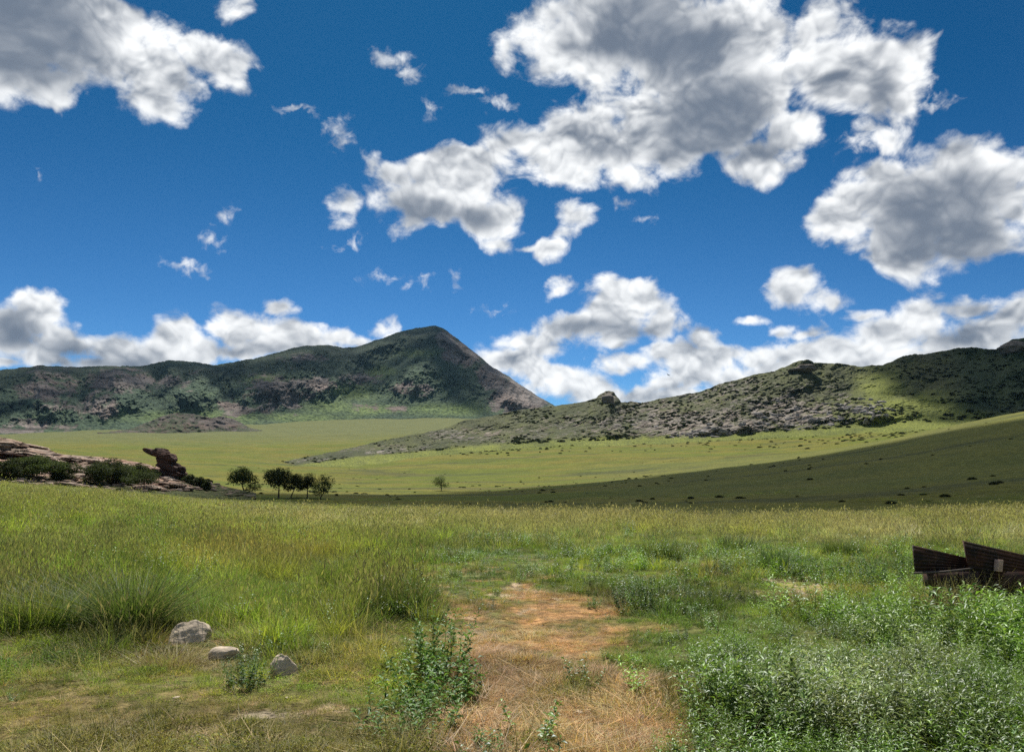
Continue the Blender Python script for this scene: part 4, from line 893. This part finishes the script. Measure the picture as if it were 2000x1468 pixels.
# ------------------------------------------------------------------ the bird
bq = at(1305, 732, 160.); bv = []; L = []
V, Fc = tube([(-.28, 0, 0), (-.1, 0, .01), (.1, 0, .0), (.3, 0, -.03), (.42, 0, -.03)], [.02, .07, .08, .04, .03], 8); L.append((V, Fc))
def wing(s_):
    pr = [(0, .17, 0, .30), (.22, .15, .10, .26), (.45, .08, .12, .2), (.72, -.06, .02, .02)]; T_ = []
    for (yy, xx, zz, c_) in pr: T_ += [(xx, s_ * yy, zz), (xx - c_, s_ * yy, zz), (xx - c_ * .4, s_ * yy, zz + .02)]
    Fw = []
    for i in range(3):
        b = i * 3; Fw += [(b, b + 3, b + 5, b + 2), (b + 2, b + 5, b + 4, b + 1), (b, b + 1, b + 4, b + 3)]
    return np.array(T_), np.array(Fw)
L += [wing(1), wing(-1)]; V, Fc = join(L)
mb_, g = newmat('dark_feather'); finish(g, g.new('ShaderNodeBsdfPrincipled', {'Base Color': (.03, .028, .025, 1), 'Roughness': .8}))
o = mesh_obj('bird', V, Fc, mb_, smooth=False); o.location = bq; o.rotation_euler = (.5, .2, .6); tag(o, 'small dark bird gliding in front of the low white clouds', 'bird')
# ------------------------------------------------------------------ derelict cart in the weeds on the right
mr, g = newmat('rusty_iron'); pos = g.new('ShaderNodeTexCoord', out=3); f1 = g.noise(pos, 18., 8, .7); f2 = g.noise(pos, 4., 5, .6)
c = g.mix(g.sm(f2, .4, .6), (.030, .021, .018), (.075, .030, .018)); c = g.mix(g.sm(f1, .54, .68), c, (.16, .085, .05))
finish(g, g.new('ShaderNodeBsdfPrincipled', {'Base Color': c, 'Roughness': .72, 'Metallic': .25, 'Normal': g.new('ShaderNodeBump', {'Strength': .6, 'Distance': .006, 'Height': f1})}))
mw, g = newmat('weathered_wood'); pos = g.new('ShaderNodeTexCoord', out=3); f1 = g.noise(g.vm('MULTIPLY', pos, (3, 3, 40)), 3., 7, .6, .3)
c = g.mix(g.sm(f1, .35, .65), (.045, .035, .030), (.15, .12, .10)); finish(g, g.new('ShaderNodeBsdfPrincipled', {'Base Color': c, 'Roughness': .85, 'Normal': g.new('ShaderNodeBump', {'Strength': .6, 'Distance': .004, 'Height': f1})}))
q0 = gpx(1850, 1189); SC = pxs(q0); RC = SC * F
print('cart at', q0, RC)
cart = empty('derelict_cart', q0, 0); tag(cart, 'rusty derelict cart with two slanting iron sideboards half hidden in weeds', 'cart')
ax = 0.; cart.rotation_euler = (0, 0, -ax)       # its long side faces the track
def LX(px_, py_, dy=0.):                                                 # metres right of / above the wheel's foot
    k = (RC + dy) / RC; return ((px_ - 1000) * SC * k - q0[0], dy, (1189 - py_) * SC * k)
def quad_plate(pts, th, ribs, rib_h=.012):
    """thick plate through 4 corners (TL TR BR BL) with ribs running along it"""
    TL, TR, BR, BL = [np.array(p_, float) for p_ in pts]; n_ = np.cross(TR - TL, BL - TL); n_ /= np.linalg.norm(n_); L = []
    def box8(a, b, c_, d, t): 
        V = np.array([a, b, c_, d, a + n_ * t, b + n_ * t, c_ + n_ * t, d + n_ * t]); return V, np.array([(0, 1, 2, 3), (7, 6, 5, 4), (0, 4, 5, 1), (1, 5, 6, 2), (2, 6, 7, 3), (3, 7, 4, 0)])
    L.append(box8(TL, TR, BR, BL, th))
    for k in range(ribs):
        t0 = (k + .25) / ribs; t1 = (k + .75) / ribs; s = -n_ * .002
        if n_[1] < 0: s = n_ * (th + .001)
        a, b = TL + (BL - TL) * t0 + s, TR + (BR - TR) * t0 + s; d, c_ = TL + (BL - TL) * t1 + s, TR + (BR - TR) * t1 + s
        sg_ = -1 if n_[1] > 0 else 1; n2_ = n_ * sg_
        V = np.array([a, b, c_, d, a + n2_ * rib_h, b + n2_ * rib_h, c_ + n2_ * rib_h * .6, d + n2_ * rib_h * .6]); L.append((V, box8(TL, TR, BR, BL, 1)[1]))
    return join(L)
V, Fc = quad_plate([LX(1792, 1069, .12), LX(1902, 1096, .18), LX(1904, 1120, .18), LX(1793, 1124, .12)], .018, 7); mesh_obj('front_sideboard', V, Fc, mr, cart)
V, Fc = quad_plate([LX(1893, 1058, .0), LX(2120, 1118, .35), LX(2120, 1160, .35), LX(1902, 1128, .0)], .02, 9); mesh_obj('rear_sideboard', V, Fc, mr, cart)
def box(c_, d, rot=0.):
    V = np.array([(x_, y_, z_) for x_ in (-1, 1) for y_ in (-1, 1) for z_ in (-1, 1)], float) * np.array(d) / 2; co, si = math.cos(rot), math.sin(rot)
    V = np.stack([V[:, 0] * co + V[:, 2] * si, V[:, 1], -V[:, 0] * si + V[:, 2] * co], -1) + np.array(c_)
    return V, np.array([(0, 1, 3, 2), (4, 6, 7, 5), (0, 4, 5, 1), (2, 3, 7, 6), (0, 2, 6, 4), (1, 5, 7, 3)])
V, Fc = tube([LX(1790, 1120, -.03), LX(1850, 1117, -.05), LX(1906, 1111, -.03)], [.012, .017, .013], 8); mesh_obj('drawbar', V, Fc, mw, cart, smooth=True)
L = [box(np.add(LX(1862, 1134, .10), 0), (.62, .30, .21)), box(LX(1965, 1142, .35), (1.15, .5, .30)), box(LX(1830, 1133, -.07), (.06, .05, .17), .1), box(LX(1884, 1133, -.07), (.05, .05, .19), -.15)]
V, Fc = join(L); mesh_obj('chassis', V, Fc, mr, cart)
V, Fc = tube([LX(1850, 1164, -.12), LX(1850, 1164, .6)], [.025, .025], 10); mesh_obj('axle', V, Fc, mr, cart)
wl = None
def torus(R1, r1, n=40, k=8, sq=1.):
    a = np.linspace(0, 2 * np.pi, n, endpoint=False)[:, None]; b = np.linspace(0, 2 * np.pi, k, endpoint=False)[None]
    V = np.stack([(R1 + r1 * np.cos(b)) * np.cos(a), sq * r1 * np.sin(b) + 0 * a, (R1 + r1 * np.cos(b)) * np.sin(a)], -1).reshape(-1, 3); i = np.arange(n)[:, None]; j = np.arange(k)[None]
    return V, np.stack([i * k + j, ((i + 1) % n) * k + j, ((i + 1) % n) * k + (j + 1) % k, i * k + (j + 1) % k], -1).reshape(-1, 4)
for dy in (-.10, .55):
    c_ = np.array(LX(1850, 1164, dy)); Rw = c_[2] - .0
    V, Fc = torus(Rw * .86, Rw * .16, sq=1.6); w_ = mesh_obj('wheel', V + c_, Fc, mr, cart, smooth=True)
    sp_l = []
    for k in range(8):
        a = k * math.pi / 4 + .2; e = c_ + np.array([math.cos(a), 0, math.sin(a)]) * Rw * .8; sp_l.append(tube([c_, (c_ + e) / 2, e], [.010, .008, .008], 6))
    V, Fc = join(sp_l + [tube([c_ - (0, .05, 0), c_ + (0, .04, 0)], [.03, .03], 10)]); mesh_obj('spokes', V, Fc, mr, w_, smooth=True)
# block of brick on the boards
bk = rock_mat('brick', (.62, .40, .32), (.55, .38, .30), 30., .004, .8)
V, Fc = box((0, 0, 0), (.085, .07, .16), .12); V[:, 0] += np.where(V[:, 2] > 0, .02, 0)
co = mesh_obj('brick', V, Fc, bk); b_ = co.modifiers.new('b', 'BEVEL'); b_.width = .006; b_.segments = 2
Mx = Matrix.Translation(Vector(q0)) @ Matrix.Rotation(-ax, 4, 'Z'); co.location = Mx @ Vector(LX(1957, 1106, .0)); co.rotation_euler = (0, 0, -ax + .3); tag(co, 'pinkish broken brick standing upright against the rear board of the cart', 'brick')
# ------------------------------------------------------------------ plants one can pick out
PM = {}
def plantm(t, **kw):
    k = (t, tuple(kw.items()))
    if k not in PM: PM[k] = leaf_mat('plant_leaf', t, **kw)
    return PM[k]
def plant(name, px, py, build, mat, label, cat, group=None, s=1.):
    q = gpx(px, py); p = Pl(int(px * 7 + py)); build(p); o = p.obj(name, mat); o.location = (q[0], q[1], q[2] - .02); o.scale = (s, s, s); return tag(o, label, cat, group)
GW = plantm((.105, .205, .048), trans=.36, gloss=.045, rough=.45); DW = plantm((.065, .125, .034), trans=.34, gloss=.05)
TS = plantm((.075, .125, .030), trans=.4); TW = plantm((.16, .10, .06), trans=.2); YW = plantm((.20, .29, .05), trans=.45)
plant('weed', 862, 1318, lambda p: p.herb(20, .44, .16, 24, .085, .027, .25, updir=.5), GW, 'tall glossy leafy weed clump standing at the left edge of the track', 'weed', s=1.2)
plant('weed', 838, 1372, lambda p: p.herb(26, .27, .26, 18, .08, .027, .35, updir=.4), GW, 'bushy low leafy weed clump in front of the tall one by the track', 'weed', s=1.25)
plant('weed', 790, 1425, lambda p: p.herb(28, .17, .30, 14, .07, .024, .4, updir=.4), GW, 'spreading dark leafy weed clump in front of the bushy one, nearest the camera', 'weed', s=1.2)
plant('weed', 895, 1262, lambda p: p.herb(6, .22, .08, 18, .05, .018, .25), GW, 'small upright weed just behind the tall clump by the track', 'weed')
plant('weed', 484, 1340, lambda p: p.herb(22, .28, .14, 20, .055, .020, .35, updir=.45), DW, 'dark leafy weed growing between the buff stone and the whitish stone', 'weed')
plant('weed', 582, 1312, lambda p: p.herb(8, .14, .07, 12, .04, .015, .35), DW, 'small weed at the right foot of the whitish stone', 'weed')
plant('weed', 962, 1466, lambda p: p.herb(9, .16, .11, 14, .055, .022, .3, updir=.4), GW, 'low leafy weed in the middle of the track at the bottom of the picture', 'weed')
plant('weed', 1225, 1188, lambda p: p.herb(20, .34, .16, 18, .055, .028, .3, updir=.5), DW, 'dark round bushy weed, left of the pair right of the track', 'weed')
plant('weed', 1265, 1192, lambda p: p.herb(14, .42, .09, 22, .05, .026, .15, updir=.7), DW, 'dark upright bushy weed, right of the pair right of the track', 'weed')
plant('weed', 1160, 1186, lambda p: p.herb(8, .16, .10, 14, .05, .022, .35), GW, 'small green weed between the track and the dark pair', 'weed')
plant('tussock', 255, 1232, lambda p: (p.blades(1100, .62, .22, .007, .55, .6, 5, dry=.06, tipdry=.15), p.blades(300, .35, .3, .006, .8, .7, 4, dry=.1, tipdry=.1)), TS, 'big dark drooping grass tussock left of the rounded stone', 'tussock', s=1.15)
plant('tussock', 110, 1225, lambda p: (p.blades(900, .5, .34, .007, .7, .7, 5, dry=.06, tipdry=.2), p.blades(300, .3, .4, .006, .8, .7, 4)), TS, 'broad flattened grass tussock near the left edge', 'tussock', s=1.2)
plant('tussock', 650, 1150, lambda p: p.blades(700, .52, .2, .007, .3, .4, 5, tipdry=.25), plantm((.12, .19, .035), trans=.45), 'upright green tussock in the meadow left of the track', 'tussock')
plant('tussock', 395, 1078, lambda p: p.blades(500, .55, .4, .010, .35, .4, 4, tipdry=.2), TS, 'dark tussock far back in the left meadow', 'tussock', s=1.3)
plant('tussock', 330, 1300, lambda p: (p.blades(500, .2, .28, .004, .9, .5, 4, dry=.55, tipdry=.6),), TW, 'reddish brown withered tuft in front of the rounded stone', 'tussock')
plant('tussock', 1515, 1118, lambda p: p.blades(500, .5, .22, .009, .35, .4, 4, tipdry=.1), DW, 'dark upright tussock beside the bare earth heap', 'tussock')
plant('tussock', 1290, 1092, lambda p: p.blades(600, .5, .4, .010, .4, .5, 4, tipdry=.3), TS, 'grey-green tussock behind the leafy weeds right of centre', 'tussock')
plant('tussock', 1440, 1075, lambda p: p.blades(600, .45, .5, .010, .4, .5, 4, tipdry=.2), DW, 'dark wide tussock behind the bare earth heap', 'tussock')
plant('tussock', 1640, 1082, lambda p: p.blades(500, .45, .35, .010, .4, .5, 4, tipdry=.3), TS, 'green tussock behind the leafy weed band left of the cart', 'tussock')
BW = [(1440,1128,.9,'leafy weed at the left end of the band behind the earth heap'),(1490,1112,.8,'leafy weed with pale glints beside the dark tussock'),(1562,1112,1.,'leafy weed right behind the bare earth heap'),(1600,1125,1.,'leafy weed at the right end of the earth heap'),
      (1640,1132,1.1,'leafy weed in the middle of the band left of the cart'),(1685,1140,1.1,'leafy weed second from the cart in the band'),(1735,1145,1.15,'leafy weed nearest the cart'),(1710,1108,1.,'leafy weed behind the band, above the gap left of the cart'),(1765,1110,1.,'leafy weed touching the left sideboard from behind')]
for a_, b_, s_, lab in BW: plant('weed', a_, b_, lambda p: p.herb(26, .34, .34, 15, .065, .036, .35, updir=.4), DW if a_ % 2 else GW, lab, 'weed', 'leafy weeds of the band', s=s_)
for a_, b_, lab in [(1868,1200,'dry twiggy weed right in front of the cart wheel'),(1828,1198,'dry twiggy weed left of the cart wheel'),(1930,1176,'dry twiggy weed grown through the chassis under the brick'),(1905,1190,'dry twiggy weed in front of the cart wheel, right side'),(1950,1188,'dry twiggy weed under the rear sideboard'),(1990,1182,'dry twiggy weed at the right edge under the cart'),(1880,1166,'dry twiggy weed climbing the cart frame beside the wheel')]:
    plant('dry_weed', a_, b_, lambda p: (p.blades(160, .5, .2, .005, .5, .4, 4, dry=.4, tipdry=.5), p.herb(16, .5, .2, 18, .045, .018, .4, sd=.2)), plantm((.10, .12, .045), trans=.3), lab, 'weed', 'twiggy weeds over the cart')
tallw = [(640,1345),(1110,1340),(1330,1260),(1420,1300)]
print('built in', round(time.time() - T0, 1), 's')
